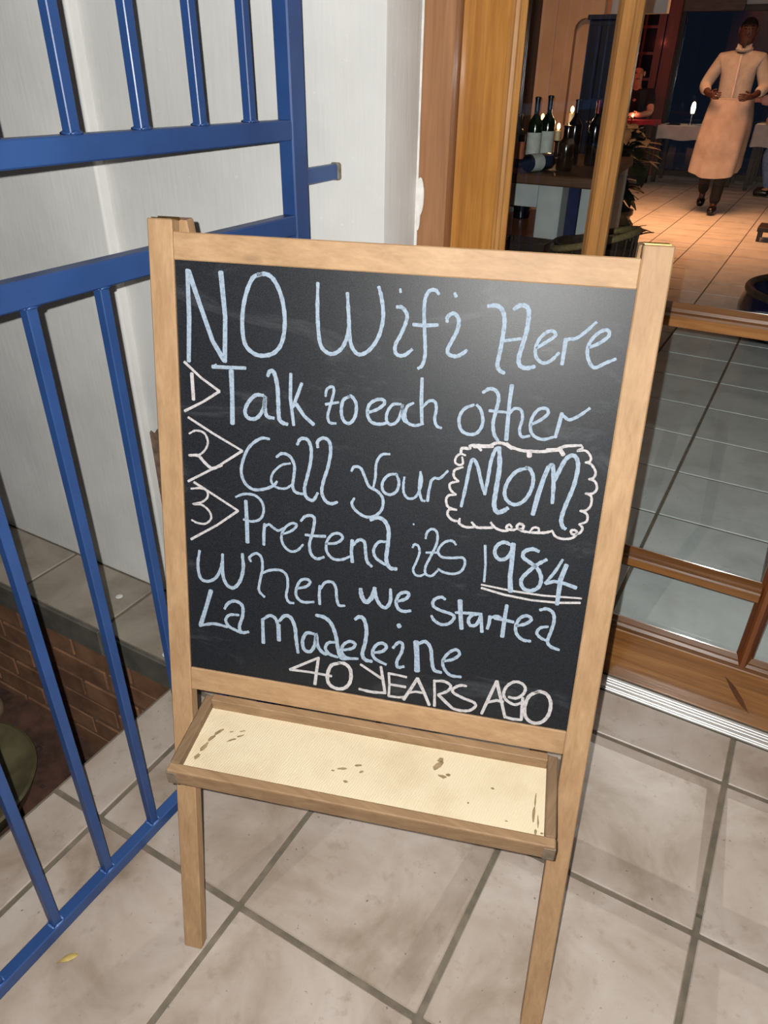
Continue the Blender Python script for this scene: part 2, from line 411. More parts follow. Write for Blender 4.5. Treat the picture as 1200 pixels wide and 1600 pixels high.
# ------------------------------------------------------------------ geometry helpers
class B:
    """collects primitives in world coordinates, then links them as ONE mesh object"""
    def __init__(s):
        s.v = []; s.f = []
    def add(s, vs, fs):
        o = len(s.v)
        s.v += [tuple(v) for v in vs]
        s.f += [tuple(i + o for i in f) for f in fs]
        return s
    def hexa(s, p):   # p: 4 bottom ccw, 4 top ccw
        return s.add(p, [(3, 2, 1, 0), (4, 5, 6, 7), (0, 1, 5, 4), (1, 2, 6, 5), (2, 3, 7, 6), (3, 0, 4, 7)])
    def box(s, x0, x1, y0, y1, z0, z1):
        return s.hexa([(x0, y0, z0), (x1, y0, z0), (x1, y1, z0), (x0, y1, z0), (x0, y0, z1), (x1, y0, z1), (x1, y1, z1), (x0, y1, z1)])
    def prism(s, poly, z0, z1):
        n = len(poly)
        vs = [(x, y, z0) for x, y in poly] + [(x, y, z1) for x, y in poly]
        fs = [tuple(range(n - 1, -1, -1)), tuple(range(n, 2 * n))]
        fs += [(i, (i + 1) % n, n + (i + 1) % n, n + i) for i in range(n)]
        return s.add(vs, fs)
    def sweep(s, prof, a, b, u, w):   # prof points (p,q) placed as p*u+q*w at a and at b
        a, b, u, w = map(Vector, (a, b, u, w))
        n = len(prof)
        vs = [a + u * p + w * q for p, q in prof] + [b + u * p + w * q for p, q in prof]
        fs = [tuple(range(n - 1, -1, -1)), tuple(range(n, 2 * n))]
        fs += [(i, (i + 1) % n, n + (i + 1) % n, n + i) for i in range(n)]
        return s.add(vs, fs)
    def lathe(s, prof, c=(0, 0, 0), n=24, axis=None, cap=True):
        c = Vector(c)
        R = Vector((0, 0, 1)).rotation_difference(Vector(axis)).to_matrix() if axis is not None else Matrix.Identity(3)
        vs = []
        for r, z in prof:
            for k in range(n):
                a = 2 * math.pi * k / n
                vs.append(c + R @ Vector((r * math.cos(a), r * math.sin(a), z)))
        fs = []
        for j in range(len(prof) - 1):
            for k in range(n):
                k2 = (k + 1) % n
                fs.append((j * n + k, j * n + k2, (j + 1) * n + k2, (j + 1) * n + k))
        if cap:
            fs.append(tuple(range(n - 1, -1, -1)))
            e = (len(prof) - 1) * n
            fs.append(tuple(e + k for k in range(n)))
        return s.add(vs, fs)
    def tube(s, path, r, n=8, closed=False):
        P = [Vector(p) for p in path]
        rr = r if isinstance(r, (list, tuple)) else [r] * len(P)
        vs = []; L = len(P)
        ref = None
        for i, p in enumerate(P):
            t = (P[(i + 1) % L] - P[i - 1]) if closed else (P[min(i + 1, L - 1)] - P[max(i - 1, 0)])
            t.normalize()
            if ref is None:
                ref = t.orthogonal().normalized()
            x = (ref - t * ref.dot(t)).normalized(); ref = x
            y = t.cross(x)
            for k in range(n):
                a = 2 * math.pi * k / n
                vs.append(p + (x * math.cos(a) + y * math.sin(a)) * rr[i])
        fs = []
        for i in range(L if closed else L - 1):
            j = (i + 1) % L
            for k in range(n):
                k2 = (k + 1) % n
                fs.append((i * n + k, i * n + k2, j * n + k2, j * n + k))
        if not closed:
            fs.append(tuple(range(n - 1, -1, -1)))
            fs.append(tuple((L - 1) * n + k for k in range(n)))
        return s.add(vs, fs)
    def ball(s, c, r, n=12, k=8):
        rx, ry, rz = r if isinstance(r, (list, tuple)) else (r, r, r)
        prof = []
        c = Vector(c); vs = [c + Vector((0, 0, -rz))]
        for j in range(1, k):
            t = math.pi * j / k - math.pi / 2
            for i in range(n):
                a = 2 * math.pi * i / n
                vs.append(c + Vector((rx * math.cos(t) * math.cos(a), ry * math.cos(t) * math.sin(a), rz * math.sin(t))))
        vs.append(c + Vector((0, 0, rz)))
        fs = [(0, 1 + (i + 1) % n, 1 + i) for i in range(n)]
        for j in range(k - 2):
            for i in range(n):
                a = 1 + j * n + i; b = 1 + j * n + (i + 1) % n
                fs.append((a, b, b + n, a + n))
        e = 1 + (k - 2) * n
        fs += [(e + i, e + (i + 1) % n, len(vs) - 1) for i in range(n)]
        return s.add(vs, fs)
    def mesh(s, name, mat, off=(0, 0, 0), bevel=0.0, seg=1, smooth=False):
        off = Vector(off)
        me = bpy.data.meshes.new(name)
        me.from_pydata([Vector(v) - off for v in s.v], [], s.f)
        if bevel or True:
            bm = bmesh.new(); bm.from_mesh(me)
            bmesh.ops.recalc_face_normals(bm, faces=bm.faces)
            if bevel:
                ed = [e for e in bm.edges if len(e.link_faces) == 2 and e.calc_face_angle(0) > 0.5]
                bmesh.ops.bevel(bm, geom=ed, offset=bevel, segments=seg, affect='EDGES', profile=0.5, clamp_overlap=True)
            bm.to_mesh(me); bm.free()
        if smooth:
            for p in me.polygons:
                p.use_smooth = True
            if smooth != 'all':
                me.set_sharp_from_angle(angle=math.radians(38))
        me.materials.append(mat)
        return me
    def build(s, name, mat, parent=None, bevel=0.0, seg=1, smooth=False, loc=None):
        """linked at its parent's origin (or at loc when it has no parent)"""
        off = Vector(loc) if loc is not None else Vector((0, 0, 0))
        if parent is not None:
            q = parent; off = Vector((0, 0, 0))
            while q is not None:
                off += q.location; q = q.parent
        o = bpy.data.objects.new(name, s.mesh(name, mat, off, bevel, seg, smooth))
        COL.objects.link(o)
        if parent is not None:
            o.parent = parent
        elif loc is not None:
            o.location = loc
        return o

def link(name, me, parent, loc=(0, 0, 0), rot=None):
    o = bpy.data.objects.new(name, me)
    COL.objects.link(o)
    o.parent = parent
    o.location = loc
    if rot:
        o.rotation_euler = rot
    return o

def tag(o, label, cat, group=None):
    o['label'] = label; o['category'] = cat
    if group:
        o['group'] = group
    return o

def thing(name, label, cat, loc, group=None):
    o = bpy.data.objects.new(name, None)
    o.empty_display_size = 0.05
    COL.objects.link(o)
    o.location = loc
    return tag(o, label, cat, group)

def struct(o):
    o['kind'] = 'structure'
    return o

def copy_tree(o, parent=None):
    c = o.copy(); COL.objects.link(c)
    if parent is not None:
        c.parent = parent
    for ch in list(o.children):
        copy_tree(ch, c)
    return c

def spline(pts, per=6):
    if len(pts) < 3:
        return [Vector(p) for p in pts]
    P = [Vector(p) for p in pts]
    P = [P[0] * 2 - P[1]] + P + [P[-1] * 2 - P[-2]]
    out = []
    for i in range(1, len(P) - 2):
        a, b, c, d = P[i - 1], P[i], P[i + 1], P[i + 2]
        for k in range(per):
            t = k / per
            out.append(0.5 * ((2 * b) + (c - a) * t + (2 * a - 5 * b + 4 * c - d) * t * t + (3 * b - a - 3 * c + d) * t ** 3))
    out.append(P[-2])
    return out

def skin(name, verts, edges, radii, mat, parent, root=0, sub=2):
    """grow one continuous surface round a skeleton of joints"""
    off = Vector((0, 0, 0)); q = parent
    while q is not None:
        off += q.location; q = q.parent
    me = bpy.data.meshes.new('skeleton')
    me.from_pydata([Vector(v) - off for v in verts], edges, [])
    t = bpy.data.objects.new('skeleton', me)
    COL.objects.link(t)
    t.modifiers.new('skin', 'SKIN')
    for i, r in enumerate(radii):
        sv = me.skin_vertices[0].data[i]
        sv.radius = r if isinstance(r, tuple) else (r, r)
        sv.use_root = (i == root)
    sb = t.modifiers.new('sub', 'SUBSURF'); sb.levels = sub; sb.render_levels = sub
    dg = bpy.context.evaluated_depsgraph_get(); dg.update()
    out = bpy.data.meshes.new_from_object(t.evaluated_get(dg))
    bpy.data.objects.remove(t, do_unlink=True)
    bpy.data.meshes.remove(me)
    out.name = name
    out.materials.clear(); out.materials.append(mat)
    for p in out.polygons:
        p.use_smooth = True
        p.material_index = 0
    o = bpy.data.objects.new(name, out)
    COL.objects.link(o); o.parent = parent
    return o

# ------------------------------------------------------------------ the setting: floor and tiles
fl = B()
fl.box(-0.488, 3.2, -1.2, 0.395, -0.62, -0.0035)
fl.box(-2.4, 3.2, 0.402, 0.95, -0.62, -0.0035)
fl.box(-6.0, 4.0, 0.951, 12.3, -0.3, -0.0035)
floor = struct(fl.build('floor', M['grout']))
_tile = {}
def tile(x0, x1, y0, y1, mat, parent=None, name='tile', dz=0.0):
    j = 0.0055
    w, h = round(x1 - x0, 4), round(y1 - y0, 4)
    key = (w, h, mat.name)
    if key not in _tile:
        _tile[key] = B().box(-w / 2 + j, w / 2 - j, -h / 2 + j, h / 2 - j, -0.0085, 0.0).mesh(name, mat, bevel=0.002)
    return link(name, _tile[key], parent or floor, ((x0 + x1) / 2, (y0 + y1) / 2, dz))
T = 0.36
XS = [-0.488, -0.355, 0.0, 0.36, 0.72, 1.08, 1.44, 1.80]
for i in range(len(XS) - 1):
    for j in range(-2, 3):
        y0 = j * T
        y1 = min(y0 + T, 0.866)
        tile(XS[i], XS[i + 1], y0, y1, M['tile'], dz=random.uniform(-0.0006, 0.0004))
LX = [-0.488, -0.80, -1.135, -1.47, -1.805, -2.14]
for i in range(5):
    t = tile(LX[i + 1], LX[i], 0.394, 0.612, M['tile_ledge'])
    if i == 0:
        B().lathe([(0.011, 0.0002), (0.009, 0.0012), (0.004, 0.0016)], (-0.578, 0.416, 0), 12).build('paint_spot', M['white_spot'], t)
    if i == 1:
        B().lathe([(0.010, 0.0002), (0.008, 0.0012), (0.004, 0.0016)], (-0.862, 0.523, 0), 12).build('paint_spot', M['white_spot'], t)
X0, Y0, S = 0.0037, 1.0694, 0.3562
for i in range(-6, 6):
    for j in range(-1, 10):
        y0 = Y0 + j * S
        if j == -1:
            y0 = 0.952
        tile(X0 + i * S, X0 + (i + 1) * S, y0, Y0 + (j + 1) * S, M['tile_in'])
far = B()
for i in range(-16, 11):
    for j in range(10, 31):
        if -1 < 0:
            x, y = X0 + i * S, Y0 + j * S
            far.box(x + 0.005, x + S - 0.005, y + 0.005, y + S - 0.005, -0.008, 0.0)
ft = far.build('distant_tiles', M['tile_in'], floor)
ft['kind'] = 'stuff'

# pit beside the porch: riser tiles, bricks and soil
wp = struct(B().box(-2.4, -0.486, 0.401, 0.50, -0.62, -0.088).build('wall_pit', M['mortar']))
BWD, BHT = 0.215, 0.068
bm_full = B().box(-BWD / 2, BWD / 2, -0.001, 0.02, -BHT / 2, BHT / 2).mesh('brick', M['brick'], bevel=0.003)
for r in range(6):
    z = -0.130 - r * 0.080
    x = -0.486 - (0.11 if r % 2 else 0.0) - BWD / 2 - 0.006
    if r % 2:
        link('brick', B().box(-0.049, 0.049, -0.001, 0.02, -BHT / 2, BHT / 2).mesh('brick', M['brick'], bevel=0.003), wp, (-0.486 - 0.055, 0.398, z))
    while x > -1.95:
        link('brick', bm_full, wp, (x, 0.398 + random.uniform(-0.002, 0.002), z + random.uniform(-0.002, 0.002)))
        x -= BWD + 0.012
tr = struct(B().box(-2.3, -0.486, 0.398, 0.412, -0.094, -0.010).build('trim_1', M['grout']))
for i in range(5):
    B().box(LX[i + 1] + 0.004, LX[i] - 0.004, 0.390, 0.402, -0.092, -0.0095).build('riser_tile', M['riser'], tr, bevel=0.002)
so = B()
N = 26
for i in range(N + 1):
    for j in range(N + 1):
        x = -2.4 + (1.914) * i / N; y = -1.2 + 1.60 * j / N
        so.v.append((x, y, -0.535 + 0.012 * math.sin(9 * x + 3 * y) + 0.010 * math.sin(17 * y - 11 * x) + random.uniform(-0.006, 0.006)))
for i in range(N):
    for j in range(N):
        a = i * (N + 1) + j
        so.f.append((a, a + N + 1, a + N + 2, a + 1))
soil = struct(so.build('floor_pit', M['soil'], smooth='all'))
cl = B()
for k in range(46):
    r = random.uniform(0.004, 0.013)
    cl.ball((random.uniform(-1.5, -0.52), random.uniform(-0.1, 0.37), -0.528 + r * 0.4), (r, r * 0.8, r * 0.7), 7, 5)
co = cl.build('soil_clods', M['clod'], soil); co['kind'] = 'stuff'

# ------------------------------------------------------------------ white walls
wl = B().box(-3.6, -0.752, 0.610, 0.80, -0.003, 2.7)
struct(wl.build('wall_left', M['wall'], bevel=0.007, seg=3, smooth=True))
XC, YC = -0.142, 0.745
wr = B().prism([(-0.760, 0.634), (XC, YC), (XC, 0.95), (-0.76, 0.95)], -0.003, 2.7)
wall_r = struct(wr.build('wall_right', M['wall'], bevel=0.004, seg=2, smooth=True))
bp = B()
path = [(-0.757, 0.485), (-0.748, 0.498), (-0.738, 0.492), (-0.728, 0.506), (-0.716, 0.496), (-0.700, 0.502), (-0.68, 0.47), (-0.655, 0.44), (-0.64, 0.33), (-0.652, 0.20), (-0.64, 0.08), (-0.67, 0.0), (-0.757, 0.0), (-0.757, 0.2), (-0.754, 0.35)]
dirx = Vector((XC + 0.76, YC - 0.634, 0)).normalized(); nrm = Vector((dirx.y, -dirx.x, 0))
vs = []
for x, z in path:
    u = (x + 0.76) / dirx.x
    q = Vector((-0.76, 0.634, z)) + dirx * u
    vs += [q - nrm * 0.004, q + nrm * 0.0015]
nP = len(path)
bp.add(vs, [tuple(2 * i + 1 for i in range(nP))] + [(2 * i, 2 * ((i + 1) % nP), 2 * ((i + 1) % nP) + 1, 2 * i + 1) for i in range(nP)])
o = bp.build('bare_brick_patch', M['bare_brick'], wall_r)
o['label'] = 'brown patch where the white paint has come off'
# filler that has crumbled between plaster and door frame
fb = B()
fb.tube([(XC + 0.001, 0.874, z) for z in (0.0, 0.5, 0.9, 1.02, 1.1, 1.2, 1.35, 1.6, 2.1)], [0.004, 0.003, 0.0035, 0.004, 0.003, 0.0025, 0.003, 0.0025, 0.003], 6)
fb.ball((XC + 0.008, 0.873, 1.065), (0.010, 0.003, 0.036), 10, 8)
fb.ball((XC + 0.005, 0.873, 1.03), (0.006, 0.003, 0.03), 10, 8)
fb.build('crumbling_filler', M['plaster'], wall_r, smooth='all')

# ------------------------------------------------------------------ glazed door and its frame
ZT = 2.12
YF = 0.905       # front of the door
dr = bpy.data.objects.new('door_1', None); COL.objects.link(dr); dr.location = (0.5, 0.93, 0); struct(dr)
B().box(XC + 0.001, -0.0785, 0.876, 0.95, 0, 2.2).build('door_jamb', M['jamb'], dr, bevel=0.002)
B().box(1.36, 1.43, 0.876, 0.95, 0, 2.2).build('door_jamb', M['jamb'], dr, bevel=0.002)
B().box(-0.0785, 1.36, 0.876, 0.95, ZT + 0.004, 2.2).build('door_head', M['jamb'], dr, bevel=0.002)
SX = 0.012       # stile's right edge
B().box(-0.0775, SX, YF, 0.95, 0.013, ZT).build('stile', M['door_v'], dr, bevel=0.0025)
B().box(1.27, 1.359, YF, 0.95, 0.013, ZT).build('stile', M['door_v'], dr, bevel=0.0025)
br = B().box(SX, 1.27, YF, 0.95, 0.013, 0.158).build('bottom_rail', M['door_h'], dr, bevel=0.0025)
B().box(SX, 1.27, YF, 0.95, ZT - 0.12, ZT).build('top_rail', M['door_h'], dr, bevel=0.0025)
# a long gouge in the bottom rail
gp = [(0.664, 0.128), (0.690, 0.108), (0.712, 0.082), (0.735, 0.046), (0.716, 0.060), (0.700, 0.076), (0.682, 0.100)]
gv = [(x, YF - 0.0006, z) for x, z in gp] + [(x, YF + 0.002, z) for x, z in gp]
n = len(gp)
B().add(gv, [tuple(range(n))] + [(i, i + n, (i + 1) % n + n, (i + 1) % n) for i in range(n)]).build('gouge', M['gouge'], br)

def mould_h(z0, z1, x0, x1, top):
    """moulding that slopes from the door's face back to the glass, with a small step"""
    if top:
        pr = [(YF + 0.002, z0), (YF + 0.002, z0 + 0.006), (YF + 0.006, z0 + 0.007), (YF + 0.010, z0 + 0.013), (YF + 0.015, z0 + 0.014), (YF + 0.023, z1), (YF + 0.027, z1), (YF + 0.027, z0)]
    else:
        pr = [(YF + 0.002, z1), (YF + 0.002, z1 - 0.006), (YF + 0.010, z1 - 0.013), (YF + 0.023, z0), (YF + 0.027, z0), (YF + 0.027, z1)]
    return B().sweep(pr, (x0, 0, 0), (x1, 0, 0), (0, 1, 0), (0, 0, 1))
def mould_v(xa, xb):
    """xa is the proud edge, xb the edge at the glass"""
    s = 1 if xb > xa else -1
    w = abs(xb - xa)
    pr = [(YF + 0.002, 0), (YF + 0.002, 0.3 * w), (YF + 0.007, 0.34 * w), (YF + 0.010, 0.6 * w), (YF + 0.016, 0.66 * w), (YF + 0.023, w), (YF + 0.027, w), (YF + 0.027, 0)]
    return B().sweep([(p, xa + s * q) for p, q in pr], (0, 0, 0.158), (0, 0, ZT - 0.12), (0, 1, 0), (1, 0, 0))
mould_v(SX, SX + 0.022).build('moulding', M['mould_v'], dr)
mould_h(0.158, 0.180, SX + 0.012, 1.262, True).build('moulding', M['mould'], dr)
# glazing bars: a narrow flat face with a moulding on each side
VB = [(0.190, 0.232, 'mould_v'), (0.672, 0.706, 'muntin_shaded'), (1.13, 1.165, 'mould_v')]
def vbar(x0, x1, mt):
    w = x1 - x0
    pr = [(YF + 0.027, x0), (YF + 0.023, x0 + 0.06 * w), (YF + 0.014, x0 + 0.20 * w), (YF + 0.009, x0 + 0.24 * w), (YF + 0.003, x0 + 0.38 * w), (YF + 0.003, x0 + 0.64 * w), (YF + 0.009, x0 + 0.76 * w), (YF + 0.014, x0 + 0.80 * w), (YF + 0.023, x0 + 0.94 * w), (YF + 0.027, x1), (0.948, x1), (0.948, x0)]
    return B().sweep(pr, (0, 0, 0.160), (0, 0, ZT - 0.12), (0, 1, 0), (1, 0, 0)).build('glazing_bar', M[mt], dr)
for a in VB:
    vbar(*a)
def hbar(z0, z1, x0, x1):
    w = z1 - z0
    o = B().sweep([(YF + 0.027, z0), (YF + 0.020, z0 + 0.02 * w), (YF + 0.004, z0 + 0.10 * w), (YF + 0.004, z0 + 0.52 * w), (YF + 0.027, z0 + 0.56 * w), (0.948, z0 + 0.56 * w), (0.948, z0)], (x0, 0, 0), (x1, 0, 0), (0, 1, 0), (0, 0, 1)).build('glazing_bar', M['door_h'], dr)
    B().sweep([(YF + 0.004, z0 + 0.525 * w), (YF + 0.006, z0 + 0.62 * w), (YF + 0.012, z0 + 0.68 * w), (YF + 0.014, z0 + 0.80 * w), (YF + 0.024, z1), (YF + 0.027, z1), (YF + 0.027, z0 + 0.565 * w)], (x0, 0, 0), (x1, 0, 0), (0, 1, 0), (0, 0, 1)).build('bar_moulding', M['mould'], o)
XB = [SX + 0.022] + [v for a in VB for v in a[:2]] + [1.262]
HB = [(0.335, 0.376), (0.874, 0.918)]
for k in range(0, len(XB), 2):
    for h in HB:
        hbar(h[0], h[1], XB[k] - 0.004, XB[k + 1] + 0.004)
ZB = [0.176] + [v for h in HB for v in h] + [ZT - 0.118]
for k in range(0, len(XB), 2):
    for q in range(0, len(ZB), 2):
        B().box(XB[k] - 0.005, XB[k + 1] + 0.005, 0.934, 0.938, ZB[q] - 0.006, ZB[q + 1] + 0.006).build('pane', M['glass'], dr)
# ribbed aluminium threshold
th = B().box(-0.0785, 1.36, 0.862, YF - 0.0015, 0.0005, 0.0065)
to = th.build('threshold', M['alu'], dr, bevel=0.001)
for y, w_ in ((0.8630, 0.0120), (0.8757, 0.0090), (0.8854, 0.0075), (0.8936, 0.0095)):
    B().box(-0.0785, 1.36, y, y + w_, 0.006, 0.0120).build('rib', M['alu'], to, bevel=0.0012)
# wall above the door
struct(B().box(-0.142, 3.2, 0.745, 0.95, 2.2, 2.7).build('wall_front', M['wall']))
struct(B().box(1.43, 3.2, 0.745, 0.95, 0.0, 2.2).build('wall_front', M['wall']))

# ------------------------------------------------------------------ blue steel gate
GX = -0.215
gate = thing('metal_gate', 'blue painted steel bar gate with welded square bars by white wall', 'gate', (-0.23, 0.58, 0))
po = B().box(GX - 0.030, GX, 0.565, 0.606, 0.0, 2.3).build('hinge_post', M['blue'], gate, bevel=0.0025)
lug = B().box(GX - 0.029, GX - 0.014, 0.604, 0.728, 1.104, 1.130).build('wall_lug', M['blue'], po, bevel=0.002)
B().box(GX - 0.0305, GX - 0.012, 0.718, 0.7335, 1.102, 1.132).build('rusty_end', M['rust'], po, bevel=0.003)
def rail(z0, z1, w=0.024):
    return B().box(GX - w, GX, -0.80, 0.565, z0, z1).build('rail', M['blue'], gate, bevel=0.002)
rail(1.178, 1.208); rail(1.030, 1.063); rail(0.024, 0.049, 0.023); rail(2.10, 2.13)
B().box(GX - 0.028, GX, -0.83, -0.80, 0.02, 2.13).build('latch_stile', M['blue'], gate, bevel=0.002)
bar_lo = B().box(-0.0075, 0.0075, -0.0075, 0.0075, 0.0, 0.981).mesh('bar', M['blue'], bevel=0.0012)
bar_hi = B().box(-0.0075, 0.0075, -0.0075, 0.0075, 0.0, 0.892).mesh('bar', M['blue'], bevel=0.0012)
wb = B()
for sx, sy in ((1, 0), (-1, 0), (0, 1), (0, -1)):
    c = (sx * 0.0095, sy * 0.0095, 0.0)
    a = Vector((-sy, sx, 0)) * 0.0085
    wb.tube([Vector(c) - a, Vector(c) - a * 0.3 + Vector((0, 0, 0.001)), Vector(c) + a * 0.4, Vector(c) + a], [0.0012, 0.0024, 0.0018, 0.0012], 6)
weld = wb.mesh('weld_bead', M['weld'], smooth='all')
wdm = wb.mesh('weld_bead', M['blue'], smooth='all')
for k in range(-7, 4):
    y = 0.138 + 0.1113 * k
    b = link('bar', bar_lo, gate, (GX - 0.0115 - gate.location.x, y - gate.location.y, 0.049))
    link('weld_bead', weld, b, (0, 0, 0.001)); link('weld_bead', wdm, b, (0, 0, 0.980))
for k in range(-7, 4):
    y = 0.138 + 0.1113 * k
    b = link('bar', bar_hi, gate, (GX - 0.0115 - gate.location.x, y - gate.location.y, 1.208))
    link('weld_bead', wdm, b, (0, 0, 0.001))

# ------------------------------------------------------------------ the chalkboard easel
EO = Vector((-0.035099, -0.100941, 0.0))
E1 = Vector((0.954678, 0.297636, 0.001685)); E2 = Vector((-0.073276, 0.204055, 0.976213)); EN = Vector((0.290220, -0.932119, 0.216622))
W, PW, H = 0.5977, 0.0319, 1.1528
def ep(s, t, d):
    return EO + E1 * s + E2 * t + EN * d
def ebox(s0, s1, t0, t1, d0, d1, foot=False):
    P = [ep(s0, t0, d1), ep(s1, t0, d1), ep(s1, t0, d0), ep(s0, t0, d0), ep(s0, t1, d1), ep(s1, t1, d1), ep(s1, t1, d0), ep(s0, t1, d0)]
    if foot:
        for i in range(4):
            P[i] = P[i] - E2 * (P[i].z / E2.z) + Vector((0, 0, 0.0006))
    return B().hexa(P)
easel = thing('chalkboard_easel', 'wooden easel chalkboard with handwritten message and cream tray, standing on porch tiles', 'chalkboard', (0.2, 0.1, 0.0))
ebox(0, PW, 0, H, -0.020, 0, True).build('front_post', M['ply_v'], easel, bevel=0.0015)
ebox(W - PW, W, 0, H, -0.020, 0, True).build('front_post', M['ply_v'], easel, bevel=0.0015)
ebox(PW, W - PW, 1.1076, 1.1392, -0.019, -0.001).build('top_rail', M['ply_h'], easel, bevel=0.0012)
ebox(PW, W - PW, 0.513, 0.5488, -0.019, -0.001).build('bottom_rail', M['ply_h'], easel, bevel=0.0012)
panel = ebox(PW - 0.002, W - PW + 0.002, 0.545, 1.1105, -0.014, -0.0042).build('chalk_panel', M['slate'], easel)
